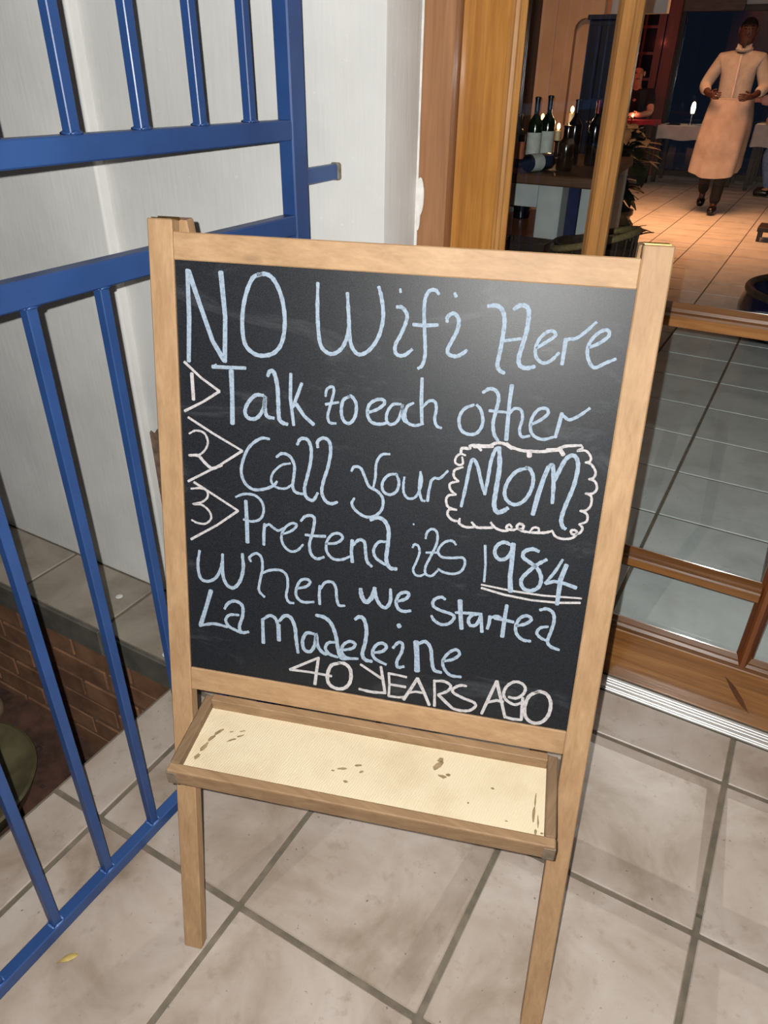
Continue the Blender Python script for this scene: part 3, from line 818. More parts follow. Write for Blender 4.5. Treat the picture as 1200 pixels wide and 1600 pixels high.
# handwriting: (colour, strokes); a stroke is (width, smooth, points), all in tenths of a millimetre on the board
WORDS = [
 ('b',[(54,0,[(481,10969),(483,10422),(456,9880)]),(59,0,[(494,10960),(630,10576),(784,10154),(930,9932)]),(60,0,[(910,10972),(955,10456),(938,9916)]),(50,1,[(1425,10975),(1310,10923),(1214,10698),(1174,10424),(1202,10163),(1316,10050),(1447,10032),(1590,10085),(1684,10225),(1714,10464),(1677,10717),(1588,10906),(1488,10979),(1374,10968)]),]),
 ('b',[(46,1,[(2114,10921),(2120,10540),(2157,10238),(2240,10138),(2328,10128),(2426,10200),(2490,10346),(2508,10522)]),(45,1,[(2473,10833),(2499,10567),(2527,10291),(2593,10167),(2676,10150),(2783,10229),(2873,10387),(2910,10597),(2881,10798),(2841,10924)]),(27,0,[(3092,10918),(3099,10879)]),(43,1,[(3063,10718),(3130,10713),(3187,10643),(3180,10552),(3129,10411),(3075,10303),(3074,10210),(3124,10172),(3196,10187),(3271,10254)]),(41,1,[(3539,10890),(3494,10931),(3426,10915),(3386,10824),(3385,10668),(3410,10421),(3429,10216),(3405,10086),(3357,10042)]),(41,0,[(3265,10536),(3407,10535),(3553,10553)]),(38,0,[(3717,10912),(3738,10876)]),(44,1,[(3655,10594),(3660,10654),(3728,10693),(3785,10630),(3782,10518),(3734,10401),(3689,10295),(3703,10234),(3789,10218),(3863,10256),(3907,10296)]),]),
 ('b',[(47,1,[(4101,10798),(4201,10809),(4270,10757),(4302,10645),(4298,10467),(4282,10286),(4270,10159),(4304,10100),(4357,10075)]),(49,1,[(4390,10783),(4446,10826),(4519,10825),(4558,10762),(4557,10576),(4530,10418),(4502,10259),(4525,10174),(4601,10153),(4689,10179)]),(36,0,[(4319,10435),(4501,10472)]),(38,1,[(4683,10381),(4773,10449),(4874,10534),(4846,10580),(4781,10567),(4708,10488),(4675,10374),(4700,10275),(4778,10225),(4863,10262),(4937,10351)]),(44,0,[(4994,10510),(4990,10366),(4986,10227)]),(37,1,[(4988,10472),(5027,10509),(5102,10523),(5200,10607),(5293,10711)]),(39,1,[(5256,10436),(5357,10491),(5443,10573),(5429,10633),(5360,10619),(5275,10532),(5239,10419),(5267,10300),(5341,10221),(5453,10282),(5554,10335)]),]),
 ('b',[(44,0,[(769,9842),(969,9849),(1209,9862)]),(21,0,[(775,9847),(824,9876)]),(61,0,[(1021,9816),(1028,9476),(1025,9145)]),(48,1,[(1440,9545),(1338,9538),(1236,9432),(1196,9313),(1242,9240),(1350,9251),(1439,9375),(1466,9543),(1460,9403),(1487,9290),(1578,9273)]),(52,1,[(1498,9791),(1525,9847),(1577,9842),(1622,9682),(1636,9458),(1647,9280),(1690,9228),(1756,9214)]),(41,0,[(1795,9846),(1793,9548),(1839,9210)]),(41,0,[(1937,9741),(1879,9581),(1828,9438)]),(47,0,[(1867,9480),(1974,9339),(2099,9244)]),]),
 ('b',[(35,1,[(2241,9610),(2256,9696),(2322,9734),(2344,9674),(2303,9497),(2275,9369),(2303,9291),(2381,9288)]),(33,0,[(2243,9511),(2409,9552)]),(41,1,[(2546,9639),(2464,9580),(2446,9436),(2483,9329),(2558,9309),(2623,9403),(2628,9553),(2571,9637),(2526,9630)]),]),
 ('b',[(40,1,[(2786,9464),(2892,9512),(2975,9587),(2960,9634),(2874,9626),(2789,9556),(2774,9443),(2824,9353),(2926,9334),(3037,9365)]),(37,1,[(3178,9603),(3080,9589),(3016,9484),(3016,9385),(3068,9345),(3146,9393),(3192,9526),(3197,9605),(3199,9502),(3224,9418),(3266,9386)]),(37,1,[(3329,9632),(3258,9582),(3235,9481),(3270,9391),(3361,9363),(3463,9393)]),(41,0,[(3413,9933),(3422,9670),(3449,9384)]),(36,1,[(3448,9600),(3516,9674),(3584,9671),(3608,9591),(3597,9468),(3628,9385),(3686,9364)]),]),
 ('b',[(39,1,[(4045,9679),(3936,9618),(3886,9497),(3922,9367),(4017,9323),(4118,9355),(4169,9477),(4136,9619),(4080,9681)]),(42,1,[(4137,9833),(4209,9882),(4286,9866),(4325,9780),(4309,9636),(4289,9490),(4314,9359),(4369,9279)]),(33,0,[(4230,9628),(4428,9628)]),(47,0,[(4459,9947),(4453,9745),(4457,9507),(4462,9301)]),(35,1,[(4458,9603),(4516,9680),(4594,9669),(4621,9571),(4602,9449),(4633,9361),(4725,9378)]),(37,1,[(4732,9516),(4829,9580),(4902,9659),(4877,9715),(4791,9697),(4730,9594),(4723,9474),(4770,9387),(4879,9353),(5002,9395)]),(42,0,[(5057,9681),(5040,9542),(5018,9392)]),(37,1,[(5039,9609),(5077,9648),(5146,9612),(5251,9670),(5355,9766)]),]),
 ('w',[(29,0,[(395,9870),(613,9692),(859,9542)]),(30,0,[(859,9542),(630,9387),(374,9245)]),(38,0,[(491,9737),(503,9401)]),]),
 ('w',[(26,0,[(420,9168),(758,8990),(1153,8805)]),(29,0,[(1153,8805),(826,8571),(385,8307)]),(24,1,[(425,8955),(520,9005),(633,8984),(681,8880),(645,8770),(549,8684),(413,8664)]),(35,1,[(413,8664),(540,8673),(626,8592),(731,8526),(867,8581)]),]),
 ('w',[(27,0,[(467,8304),(788,8138),(1082,7983)]),(30,0,[(1082,7983),(778,7739),(394,7484)]),(25,1,[(422,8208),(546,8231),(641,8213),(655,8121),(567,8038),(442,7995),(566,8000),(673,7922),(695,7821),(612,7739),(496,7734),(414,7765)]),]),
 ('b',[(40,1,[(1517,9000),(1404,8995),(1258,8880),(1173,8718),(1133,8534),(1182,8379),(1300,8304),(1458,8331),(1576,8393),(1620,8450)]),(39,1,[(1614,8775),(1686,8829),(1788,8807),(1853,8694),(1847,8541),(1833,8411),(1875,8338),(1971,8324)]),(31,1,[(1799,8713),(1679,8674),(1568,8559),(1545,8441),(1615,8371),(1745,8374),(1843,8456)]),(43,1,[(1888,8968),(1930,9044),(2018,9046),(2070,8943),(2068,8769),(2026,8562),(1993,8404),(2018,8291),(2108,8258),(2170,8362)]),(43,1,[(2157,8960),(2155,9039),(2229,9088),(2304,9050),(2325,8922),(2296,8720),(2243,8537),(2223,8381),(2275,8271),(2352,8242),(2432,8273)]),]),
 ('b',[(37,1,[(2601,8705),(2635,8764),(2717,8756),(2776,8650),(2836,8532),(2944,8482),(3020,8391),(3013,8249),(2923,8148),(2799,8126),(2675,8193),(2622,8277),(2651,8352)]),(34,1,[(3077,8976),(2974,8955),(2914,8840),(2911,8666),(2892,8534)]),(37,1,[(3175,8735),(3072,8705),(3005,8603),(3020,8492),(3106,8457),(3188,8512),(3213,8628),(3175,8730)]),(32,1,[(3277,8706),(3270,8593),(3285,8495),(3343,8437),(3426,8462),(3479,8569),(3495,8694),(3473,8797)]),(34,1,[(3473,8797),(3470,8593),(3507,8447),(3552,8428)]),(36,0,[(3613,8709),(3591,8558),(3585,8432)]),(34,1,[(3601,8678),(3647,8737),(3717,8743),(3806,8848)]),]),
 ('b',[(42,1,[(4005,8415),(4040,8686),(4065,8931),(4096,9023),(4155,8954),(4220,8757),(4277,8605)]),(42,1,[(4277,8605),(4296,8814),(4310,9019),(4345,9165),(4382,9204)]),(57,1,[(4389,9204),(4418,8972),(4406,8682),(4401,8498),(4441,8402),(4510,8418),(4569,8467)]),(45,1,[(4744,8991),(4620,8933),(4532,8794),(4511,8646),(4565,8548),(4660,8523),(4756,8591),(4819,8732),(4827,8877),(4779,8978),(4726,8995)]),(55,0,[(4873,8423),(4906,8671),(4947,8891),(4985,9032)]),(50,1,[(4985,9032),(5032,9052),(5068,8834),(5084,8596)]),(49,1,[(5063,8834),(5107,8981),(5170,9147),(5239,9201),(5294,9165),(5320,9052),(5300,8827),(5242,8592),(5213,8418),(5237,8323),(5277,8292)]),]),
 ('w',[(24,1,[(4002,9063),(3941,9075),(3893,9032),(3885,8964),(3937,8936),(3979,8962),(3963,9039)]),(32,1,[(3943,9073),(3953,9145),(4040,9152),(4053,9189),(4155,9202),(4247,9198),(4354,9254),(4445,9253),(4538,9221),(4653,9196),(4765,9199),(4897,9209),(5047,9249),(5149,9301),(5320,9329)]),(41,0,[(4088,9186),(4314,9210)]),(41,0,[(4467,9255),(4540,9207)]),(50,0,[(4744,9185),(4750,9132)]),(40,0,[(4939,9228),(5090,9253)]),(45,0,[(5089,9258),(5137,9194)]),(28,0,[(4133,9191),(4183,9144)]),(24,1,[(5319,9333),(5337,9294),(5285,9261),(5382,9272),(5445,9205),(5442,9152),(5394,9135)]),(25,1,[(5394,9135),(5461,9120),(5524,9034),(5512,8963),(5461,8940)]),(25,1,[(5461,8940),(5534,8919),(5567,8836),(5528,8772),(5446,8762)]),(25,1,[(5446,8762),(5516,8735),(5527,8624),(5481,8555),(5416,8542)]),(25,1,[(5416,8542),(5499,8509),(5507,8420),(5428,8373)]),(26,1,[(5428,8373),(5472,8330),(5448,8263),(5368,8237),(5346,8281),(5395,8290),(5418,8249),(5363,8184),(5253,8162),(5170,8185),(5128,8247)]),(29,1,[(5128,8247),(5041,8212),(4928,8197),(4859,8193)]),(24,1,[(4859,8193),(4902,8258),(4962,8257),(4964,8202),(4910,8190)]),(29,1,[(4859,8193),(4777,8199),(4703,8239),(4733,8286),(4781,8267),(4768,8220),(4716,8223)]),(26,1,[(4716,8223),(4650,8194),(4577,8215),(4608,8259),(4646,8231)]),(27,1,[(4648,8214),(4559,8170),(4451,8193),(4385,8259)]),(29,1,[(4385,8259),(4415,8201),(4299,8177),(4216,8174),(4152,8229)]),(27,1,[(4157,8229),(4192,8178),(4087,8157),(4000,8196),(4002,8259)]),(27,1,[(4010,8222),(3914,8227),(3846,8294),(3867,8362),(3954,8366)]),(27,1,[(3954,8366),(3848,8390),(3815,8473),(3840,8539),(3929,8560)]),(26,1,[(3929,8560),(3858,8615),(3847,8692),(3947,8734)]),(26,1,[(3947,8734),(3886,8785),(3889,8868),(3985,8917)]),]),
 ('b',[(35,1,[(1053,8171),(1166,8225),(1313,8227),(1413,8150),(1439,8021),(1390,7907),(1275,7857),(1156,7871)]),(52,0,[(1192,8135),(1204,7829),(1209,7547)]),(41,0,[(1452,7848),(1440,7697),(1440,7547)]),(35,1,[(1446,7801),(1510,7848),(1569,7810),(1644,7779),(1710,7821)]),(35,1,[(1692,7732),(1829,7804),(1894,7888),(1828,7906),(1736,7832),(1686,7704),(1714,7585),(1810,7508),(1911,7539),(1984,7628)]),(40,1,[(1950,7954),(2009,8026),(2097,8045),(2135,7992),(2112,7816),(2073,7649),(2097,7511),(2177,7454),(2274,7492)]),(37,0,[(2013,7770),(2144,7772),(2287,7786)]),(37,1,[(2290,7685),(2432,7712),(2517,7791),(2474,7849),(2377,7825),(2307,7709),(2311,7574),(2400,7486),(2517,7492),(2623,7551)]),(47,0,[(2648,7783),(2641,7621),(2660,7475)]),(42,1,[(2663,7718),(2737,7800),(2809,7778),(2830,7648),(2856,7517),(2921,7453)]),(52,1,[(2876,8090),(2961,8135),(3058,8101),(3117,7979),(3116,7768),(3108,7580),(3160,7472),(3249,7466)]),(39,1,[(3085,7822),(2995,7804),(2935,7689),(2966,7587),(3055,7527),(3128,7497)]),]),
 ('b',[(31,1,[(3438,7791),(3460,7838),(3511,7819),(3532,7730),(3496,7592),(3465,7494),(3495,7426),(3558,7414),(3618,7450)]),(33,1,[(3596,7936),(3610,8023),(3672,8075),(3736,8032),(3742,7891),(3675,7698),(3623,7557),(3630,7457),(3707,7436),(3780,7522)]),(28,0,[(3615,7747),(3751,7767)]),(33,1,[(3984,7906),(3932,7951),(3837,7917),(3766,7803),(3814,7718),(3955,7722),(4083,7743),(4118,7670),(4079,7558),(3978,7506),(3855,7512),(3785,7547)]),(23,0,[(3427,8112),(3435,8100)]),]),
 ('b',[(32,0,[(4345,7949),(4374,7694),(4380,7458)]),(47,1,[(4672,7990),(4574,8022),(4491,7965),(4472,7864),(4532,7788),(4620,7813),(4675,7914),(4678,8016)]),(60,0,[(4683,8017),(4694,7741),(4692,7584),(4720,7372)]),(49,1,[(5002,7960),(4925,7980),(4832,7936),(4823,7858),(4904,7805),(5013,7731),(5071,7615),(5054,7487),(4960,7422),(4867,7448),(4833,7553),(4901,7668),(5000,7781),(5106,7866)]),(39,1,[(5297,7893),(5222,7716),(5126,7551)]),(46,0,[(5133,7552),(5233,7593),(5351,7585),(5506,7546)]),(56,0,[(5351,7832),(5304,7625),(5305,7289)]),]),
 ('w',[(22,0,[(4348,7413),(4737,7385),(5119,7381),(5587,7415)]),(25,0,[(4353,7368),(4648,7318),(4986,7296),(5316,7312),(5579,7354)]),]),
 ('b',[(44,1,[(513,7333),(481,7119),(512,6927),(613,6890),(736,6958),(819,7114),(847,7280)]),(49,1,[(848,7328),(844,7037),(899,6882),(999,6851),(1094,6966),(1144,7162),(1133,7374)]),(37,1,[(1254,7280),(1237,7341),(1328,7410),(1404,7360),(1419,7203),(1382,7010),(1368,6867),(1446,6781)]),(37,1,[(1396,7120),(1525,7192),(1679,7213),(1764,7143),(1778,6990),(1758,6852),(1795,6762),(1867,6755)]),(39,1,[(1916,6984),(2037,7030),(2092,7100),(2048,7138),(1960,7109),(1901,6982),(1905,6861),(1995,6794),(2148,6819)]),(39,0,[(2226,7072),(2222,6925),(2233,6797)]),(39,1,[(2240,7029),(2300,7131),(2400,7147),(2450,7067),(2464,6936),(2497,6829),(2578,6831)]),]),
 ('b',[(62,1,[(2786,7111),(2805,7011),(2867,6931),(2942,7012),(2975,7154)]),(48,1,[(2980,7154),(3001,7021),(3065,6917),(3140,6895),(3193,6999),(3186,7168)]),(45,1,[(3277,7004),(3394,7062),(3433,7133),(3388,7157),(3307,7113),(3270,6995),(3307,6903),(3382,6878),(3470,6903)]),]),
 ('b',[(42,1,[(3909,7136),(3853,7160),(3767,7108),(3762,7021),(3856,6971),(4001,6942),(4047,6897),(3988,6803),(3883,6770),(3789,6815),(3749,6874)]),(59,0,[(4100,7153),(4122,6962),(4154,6752)]),(39,0,[(4057,6972),(4278,6995),(4394,7001)]),(45,1,[(4383,7000),(4280,6977),(4231,6896),(4264,6820),(4339,6846),(4383,6979)]),(47,0,[(4383,6979),(4404,6852),(4419,6749)]),(44,0,[(4500,6993),(4498,6894),(4483,6807)]),(39,1,[(4496,6961),(4579,7006),(4638,6995)]),(51,0,[(4695,7179),(4686,6977),(4683,6726)]),(44,0,[(4559,6977),(4676,6970),(4803,6958)]),(43,1,[(4843,6912),(4952,6957),(5019,7032),(4962,7074),(4880,7030),(4836,6911),(4860,6798),(4944,6728),(5043,6725)]),(43,1,[(5107,7179),(5194,7209),(5273,7163),(5298,7053),(5277,6895),(5253,6761),(5303,6691),(5409,6663)]),(39,1,[(5235,6965),(5142,6932),(5108,6853),(5165,6793),(5248,6766)]),]),
 ('b',[(62,0,[(663,6757),(587,6499),(490,6193)]),(45,1,[(473,6181),(689,6246),(893,6229)]),(47,1,[(859,6509),(914,6602),(1017,6652),(1120,6599),(1126,6446),(1075,6268),(1109,6180),(1209,6205)]),(42,1,[(1067,6445),(930,6423),(871,6334),(920,6242),(1015,6201),(1095,6172)]),]),
 ('b',[(50,0,[(1419,6439),(1423,6242),(1428,6066)]),(46,1,[(1419,6433),(1525,6512),(1611,6470),(1649,6337)]),(58,0,[(1648,6393),(1657,6146)]),(52,1,[(1661,6451),(1734,6541),(1820,6533),(1884,6404),(1907,6212),(1936,6003)]),(49,1,[(2166,6335),(2054,6330),(1999,6199),(2027,6068),(2114,6055),(2177,6174),(2192,6339),(2222,6153),(2309,6061),(2392,6070)]),(53,1,[(2185,6626),(2301,6612),(2400,6533),(2469,6364),(2505,6175),(2556,6037),(2656,6038)]),(43,1,[(2459,6260),(2367,6235),(2328,6144),(2392,6062),(2510,6035)]),(43,1,[(2590,6162),(2709,6211),(2744,6281),(2667,6310),(2580,6239),(2561,6129),(2638,6049),(2791,6063)]),(53,1,[(2729,6656),(2785,6700),(2849,6675),(2893,6520),(2882,6325),(2851,6152),(2893,6067),(2987,6056)]),(45,1,[(3001,6193),(3125,6237),(3178,6316),(3118,6361),(3038,6319),(2990,6205),(3031,6106),(3185,6044)]),(57,0,[(3320,6675),(3340,6641)]),(44,1,[(3267,6315),(3336,6409),(3394,6392),(3389,6273),(3333,6124),(3351,6034),(3432,6058)]),(76,0,[(3574,6464),(3598,6255),(3616,6021)]),(49,1,[(3594,6427),(3695,6485),(3774,6396),(3805,6209),(3844,6083),(3941,6059)]),(41,1,[(3949,6235),(4079,6286),(4160,6377),(4114,6437),(4023,6380),(3951,6249),(3975,6129),(4067,6041),(4208,6042)]),]),
 ('w',[(39,0,[(2190,5542),(2209,5750),(2233,5979)]),(33,0,[(2233,5976),(2031,5848),(1820,5713)]),(31,0,[(1820,5713),(2112,5727),(2428,5721)]),(44,1,[(2538,5949),(2418,5887),(2368,5722),(2398,5587),(2512,5536),(2629,5573),(2700,5697),(2693,5869),(2616,5949),(2520,5951)]),]),
 ('w',[(32,0,[(2833,5980),(2990,5895),(3134,5816)]),(35,0,[(3117,5998),(3154,5811),(3196,5598)]),(36,1,[(3204,5599),(3005,5578),(2828,5591)]),(30,0,[(3231,5922),(3251,5740),(3249,5561)]),(29,0,[(3232,5914),(3366,5910),(3479,5900)]),(32,0,[(3249,5746),(3363,5747),(3476,5746)]),(30,0,[(3246,5560),(3386,5564),(3466,5586)]),(40,0,[(3458,5544),(3552,5740),(3628,5911)]),(40,0,[(3628,5911),(3717,5743),(3818,5528)]),(29,0,[(3519,5665),(3617,5701),(3755,5699)]),(32,0,[(3858,5926),(3878,5717),(3890,5525)]),(34,1,[(3864,5913),(3985,5933),(4083,5884),(4046,5792),(3924,5712)]),(37,0,[(3928,5713),(4035,5619),(4136,5539)]),(34,1,[(4292,5918),(4207,5911),(4120,5843),(4133,5781),(4273,5723),(4413,5685),(4438,5627),(4362,5549),(4241,5525),(4128,5537)]),]),
 ('w',[(36,0,[(4530,5531),(4606,5802),(4680,6067)]),(39,0,[(4680,6067),(4762,5804),(4846,5532)]),(34,0,[(4590,5720),(4705,5774),(4796,5772)]),(35,1,[(4857,5857),(4959,5857),(5040,5937),(5058,6029),(4999,6094),(4902,6095),(4817,6010),(4788,5893),(4834,5804),(4946,5756),(5040,5809)]),(36,0,[(5042,5881),(5050,5721),(5060,5547)]),(34,0,[(5066,5543),(4947,5530),(4861,5541)]),(41,1,[(5225,6006),(5122,5925),(5082,5755),(5112,5598),(5211,5527),(5325,5562),(5399,5692),(5405,5869),(5344,5987),(5247,6015),(5192,5988)]),]),
]

for col, strokes in WORDS:
    rb = B()
    for si_, (wd_, smooth, pts) in enumerate(strokes):
        lift = -0.0035 + 0.00003 * si_
        P = [Vector((a / 1e4, c / 1e4, 0)) for a, c in pts]
        if smooth:
            P = spline(P, 5)
        hw = wd_ / 2e4 * (1.14 if col == 'w' else 1.0)
        n = len(P)
        base = len(rb.v)
        # end caps a little rounded, width gently uneven like a hand-held chalk
        tl = (P[0] - P[1]).normalized() * hw * 0.45
        tr_ = (P[-1] - P[-2]).normalized() * hw * 0.45
        Q = [P[0] + tl] + P + [P[-1] + tr_]
        hs = [0.55] + [1.0 + 0.10 * math.sin(i * 2.1 + hw * 9e3) - (0.16 if n > 8 and min(i, n - 1 - i) < 3 else 0.0) for i in range(n)] + [0.55]
        for i, q in enumerate(Q):
            t = (Q[min(i + 1, n + 1)] - Q[max(i - 1, 0)]).normalized()
            nn = Vector((-t.y, t.x, 0)) * hw * hs[i]
            a, b = q + nn, q - nn
            rb.v += [tuple(ep(a.x, a.y, -0.0040)), tuple(ep(a.x, a.y, lift)), tuple(ep(b.x, b.y, lift)), tuple(ep(b.x, b.y, -0.0040))]
        for i in range(n + 1):
            k = base + 4 * i
            rb.f += [(k + 1, k + 2, k + 6, k + 5), (k, k + 1, k + 5, k + 4), (k + 2, k + 3, k + 7, k + 6)]
        rb.f += [(base, base + 1, base + 2, base + 3), (base + 4 * n + 7, base + 4 * n + 6, base + 4 * n + 5, base + 4 * n + 4)]
    rb.build('chalk_word', M['chalk_b' if col == 'b' else 'chalk_w'], panel)
# tray
TE = Vector((-0.27924, 0.96022)); TN = Vector((0.96022, 0.27924))
def tp(s, e, h):      # e outward from the board, h above the rim's plane
    return ep(s, 0.5098 + TE.x * e + TN.x * h, TE.y * e + TN.y * h)
def tbox(s0, s1, e0, e1, h0, h1):
    return B().hexa([tp(s0, e1, h0), tp(s1, e1, h0), tp(s1, e0, h0), tp(s0, e0, h0), tp(s0, e1, h1), tp(s1, e1, h1), tp(s1, e0, h1), tp(s0, e0, h1)])
TL, TR, TDp = 0.0555, 0.5599, 0.1314
tray = tbox(TL + 0.012, TR - 0.012, 0.010, TDp - 0.010, -0.022, -0.0135).build('tray', M['cream'], easel)
tbox(TL + 0.0005, TR - 0.0005, TDp - 0.0135, TDp, -0.0265, 0).build('tray_rail', M['tray_wood'], tray, bevel=0.002, seg=2)
tbox(TL + 0.0135, TR - 0.0135, 0.0005, 0.0125, -0.0265, 0.0045).build('tray_rail', M['tray_wood'], tray, bevel=0.001)
tbox(TL, TL + 0.0135, 0.0, TDp - 0.0138, -0.0265, 0).build('tray_rail', M['tray_wood_y'], tray, bevel=0.002)
tbox(TR - 0.0135, TR, 0.0, TDp - 0.0138, -0.0265, 0).build('tray_rail', M['tray_wood_y'], tray, bevel=0.0015)
for s0 in (TL - 0.0006, TR - 0.0145):
    tbox(s0, s0 + 0.0151, TDp - 0.0140, TDp + 0.0006, -0.0270, -0.0035).build('scuffed_corner', M['corner'], tray, bevel=0.001)
def blob(s, e, rs, re, ang=0.0):
    k = 9
    pt = []
    for i in range(k):
        a = 2 * math.pi * i / k
        q = random.uniform(0.62, 1.1)
        x, y = rs * q * math.cos(a), re * q * math.sin(a)
        pt.append((s + x * math.cos(ang) - y * math.sin(ang), e + x * math.sin(ang) + y * math.cos(ang)))
    vs = [tp(a, b, -0.0131) for a, b in pt] + [tp(a, b, -0.0137) for a, b in pt]
    B().add(vs, [tuple(range(k))] + [(i, (i + 1) % k, (i + 1) % k + k, i + k) for i in range(k)]).build('worn_patch', M['worn'], tray)
for a in [(0.0950, 0.050, 0.010, 0.0028, -0.9), (0.0890, 0.062, 0.009, 0.0034, -1.1), (0.0845, 0.078, 0.010, 0.0036, -1.15), (0.0815, 0.094, 0.006, 0.003, -1.2),
          (0.1264, 0.0504, 0.006, 0.0016, -0.5), (0.1174, 0.0589, 0.008, 0.0018, -0.6), (0.1275, 0.0413, 0.005, 0.0014, -0.4), (0.112, 0.046, 0.003, 0.001, -0.4),
          (0.2798, 0.0706, 0.007, 0.0020, -0.2), (0.2996, 0.0613, 0.006, 0.0018, -0.3), (0.3061, 0.0700, 0.004, 0.0020, -0.6), (0.2681, 0.0761, 0.003, 0.0016, 0), (0.2890, 0.0885, 0.004, 0.0022, 0),
          (0.4035, 0.0392, 0.012, 0.0042, -1.0), (0.4060, 0.0290, 0.005, 0.004, -0.8), (0.4127, 0.0540, 0.007, 0.0030, 0.1), (0.4190, 0.0499, 0.004, 0.0022, 0),
          (0.5341, 0.0647, 0.014, 0.0012, 1.6), (0.5327, 0.0850, 0.013, 0.0022, 1.62), (0.5386, 0.0930, 0.010, 0.0012, 1.5), (0.5362, 0.1075, 0.005, 0.0018, 1.6), (0.5437, 0.1073, 0.002, 0.0014, 0), (0.4788, 0.0576, 0.003, 0.0015, 0), (0.45, 0.085, 0.002, 0.0012, 0), (0.5, 0.10, 0.002, 0.001, 0)]:
    blob(*a)
# rear frame: two legs hinged at the top
BK = Vector((-0.297636, 0.954678, 0)).normalized()
TOPL, TOPR = ep(0, H, -0.021), ep(W, H, -0.021)
def rear(s0, s1):
    a0, a1 = ep(s0, H, -0.022), ep(s1, H, -0.022)
    dv = Vector((0, 0, -1)) * a0.z + BK * 0.245
    th_ = BK * 0.020
    sp = [ep(s0, H, -0.022) + dv, ep(s1, H, -0.022) + dv]
    for q in sp:
        q.z = 0.0006
    return B().hexa([sp[0], sp[1], sp[1] + th_, sp[0] + th_, a0, a1, a1 + th_, a0 + th_])
rear(0.003, PW + 0.008).build('rear_post', M['ply_v'], easel, bevel=0.0015)
rear(W - PW - 0.002, W - 0.002).build('rear_post', M['ply_v'], easel, bevel=0.0015)
def rlow(k0, k1):
    a0, a1 = ep(PW + 0.008, H, -0.022), ep(W - PW - 0.002, H, -0.022)
    dv = Vector((0, 0, -1)) * a0.z + BK * 0.245
    th_ = BK * 0.018
    return B().hexa([a0 + dv * k1, a1 + dv * k1, a1 + dv * k1 + th_, a0 + dv * k1 + th_, a0 + dv * k0, a1 + dv * k0, a1 + dv * k0 + th_, a0 + dv * k0 + th_])
rlow(0.03, 0.06).build('rear_rail', M['ply_h'], easel); rlow(0.55, 0.58).build('rear_rail', M['ply_h'], easel)
for s0 in (0.004, W - PW + 0.001):
    h = B()
    a, b = ep(s0, H + 0.0012, -0.021), ep(s0 + 0.027, H + 0.0012, -0.021)
    h.tube([a, b], 0.0022, 8)
    h.hexa([ep(s0, H + 0.0002, -0.004), ep(s0 + 0.027, H + 0.0002, -0.004), ep(s0 + 0.027, H + 0.0002, -0.036), ep(s0, H + 0.0002, -0.036), ep(s0, H + 0.0012, -0.004), ep(s0 + 0.027, H + 0.0012, -0.004), ep(s0 + 0.027, H + 0.0012, -0.036), ep(s0, H + 0.0012, -0.036)])
    h.build('hinge', M['brass'], easel)

# ------------------------------------------------------------------ small things on the porch and in the pit
lf = B()
a, b = Vector((-0.1985, -0.2290, 0.001)), Vector((-0.1765, -0.2015, 0.003))
d = (b - a); sd = Vector((-d.y, d.x, 0)).normalized()
rows = []
for i, (t, wd_) in enumerate([(0.0, 0.0006), (0.18, 0.0012), (0.35, 0.0048), (0.55, 0.0060), (0.75, 0.0048), (0.9, 0.0030), (1.0, 0.0006)]):
    c = a + d * t + Vector((0, 0, 0.002 * math.sin(t * 3)))
    rows.append((c + sd * wd_ + Vector((0, 0, 0.0018)), c, c - sd * wd_ + Vector((0, 0, 0.0018))))
for r in rows:
    for q in r:
        lf.v.append(tuple(q))
for r in rows:
    for q in r:
        lf.v.append(tuple(q - Vector((0, 0, 0.0005))))
nr = len(rows) * 3
for i in range(len(rows) - 1):
    for k in (0, 1):
        p = i * 3 + k
        lf.f += [(p, p + 1, p + 4, p + 3), (nr + p, nr + p + 3, nr + p + 4, nr + p + 1)]
    lf.f += [(i * 3, i * 3 + 3, nr + i * 3 + 3, nr + i * 3), (i * 3 + 2, nr + i * 3 + 2, nr + i * 3 + 5, i * 3 + 5)]
tag(lf.build('fallen_leaf', M['dryleaf'], smooth='all', loc=(-0.1875, -0.215, 0)), 'small curled dry yellow leaf lying on porch tile near gate', 'leaf')
DC = (-1.08, 0.02)
dish = thing('glazed_dish', 'round olive green glazed dish lying on the soil behind the blue gate', 'dish', (DC[0], DC[1], -0.53))
B().lathe([(0.10, -0.540), (0.15, -0.52), (0.205, -0.455), (0.226, -0.405), (0.230, -0.396), (0.222, -0.392), (0.19, -0.400), (0.14, -0.413), (0.10, -0.424), (0.080, -0.440), (0.066, -0.475), (0.04, -0.49), (0.005, -0.495)], (DC[0], DC[1], 0), 48).build('dish_body', M['olive'], dish, smooth=True)
B().lathe([(0.070, -0.466), (0.04, -0.4655), (0.003, -0.4655)], (DC[0], DC[1], 0), 32).build('water', M['dark_water'], dish, smooth=True)
st_ = B(); st_.ball((-1.345, 0.30, -0.495), (0.062, 0.055, 0.05), 14, 10)
for i, v in enumerate(st_.v):
    k = 1 + 0.09 * math.sin(31 * v[0] + 23 * v[2]) + 0.06 * math.sin(47 * v[1])
    st_.v[i] = (-1.345 + (v[0] + 1.345) * k, 0.30 + (v[1] - 0.30) * k, -0.495 + (v[2] + 0.495) * k)
tag(st_.build('stone', M['stone'], smooth='all', loc=(-1.345, 0.30, -0.545)), 'rounded beige stone on the soil against the brick wall', 'stone')

# ------------------------------------------------------------------ dining room shell
struct(B().box(-6.0, 4.0, 0.95, 12.4, 2.62, 2.72).build('ceiling', M['ceil']))
wi = B()
wi.box(-1.95, -1.40, 6.62, 6.80, 0, 2.62)
for_wall = struct(wi.build('wall_inner', M['wall_in']))
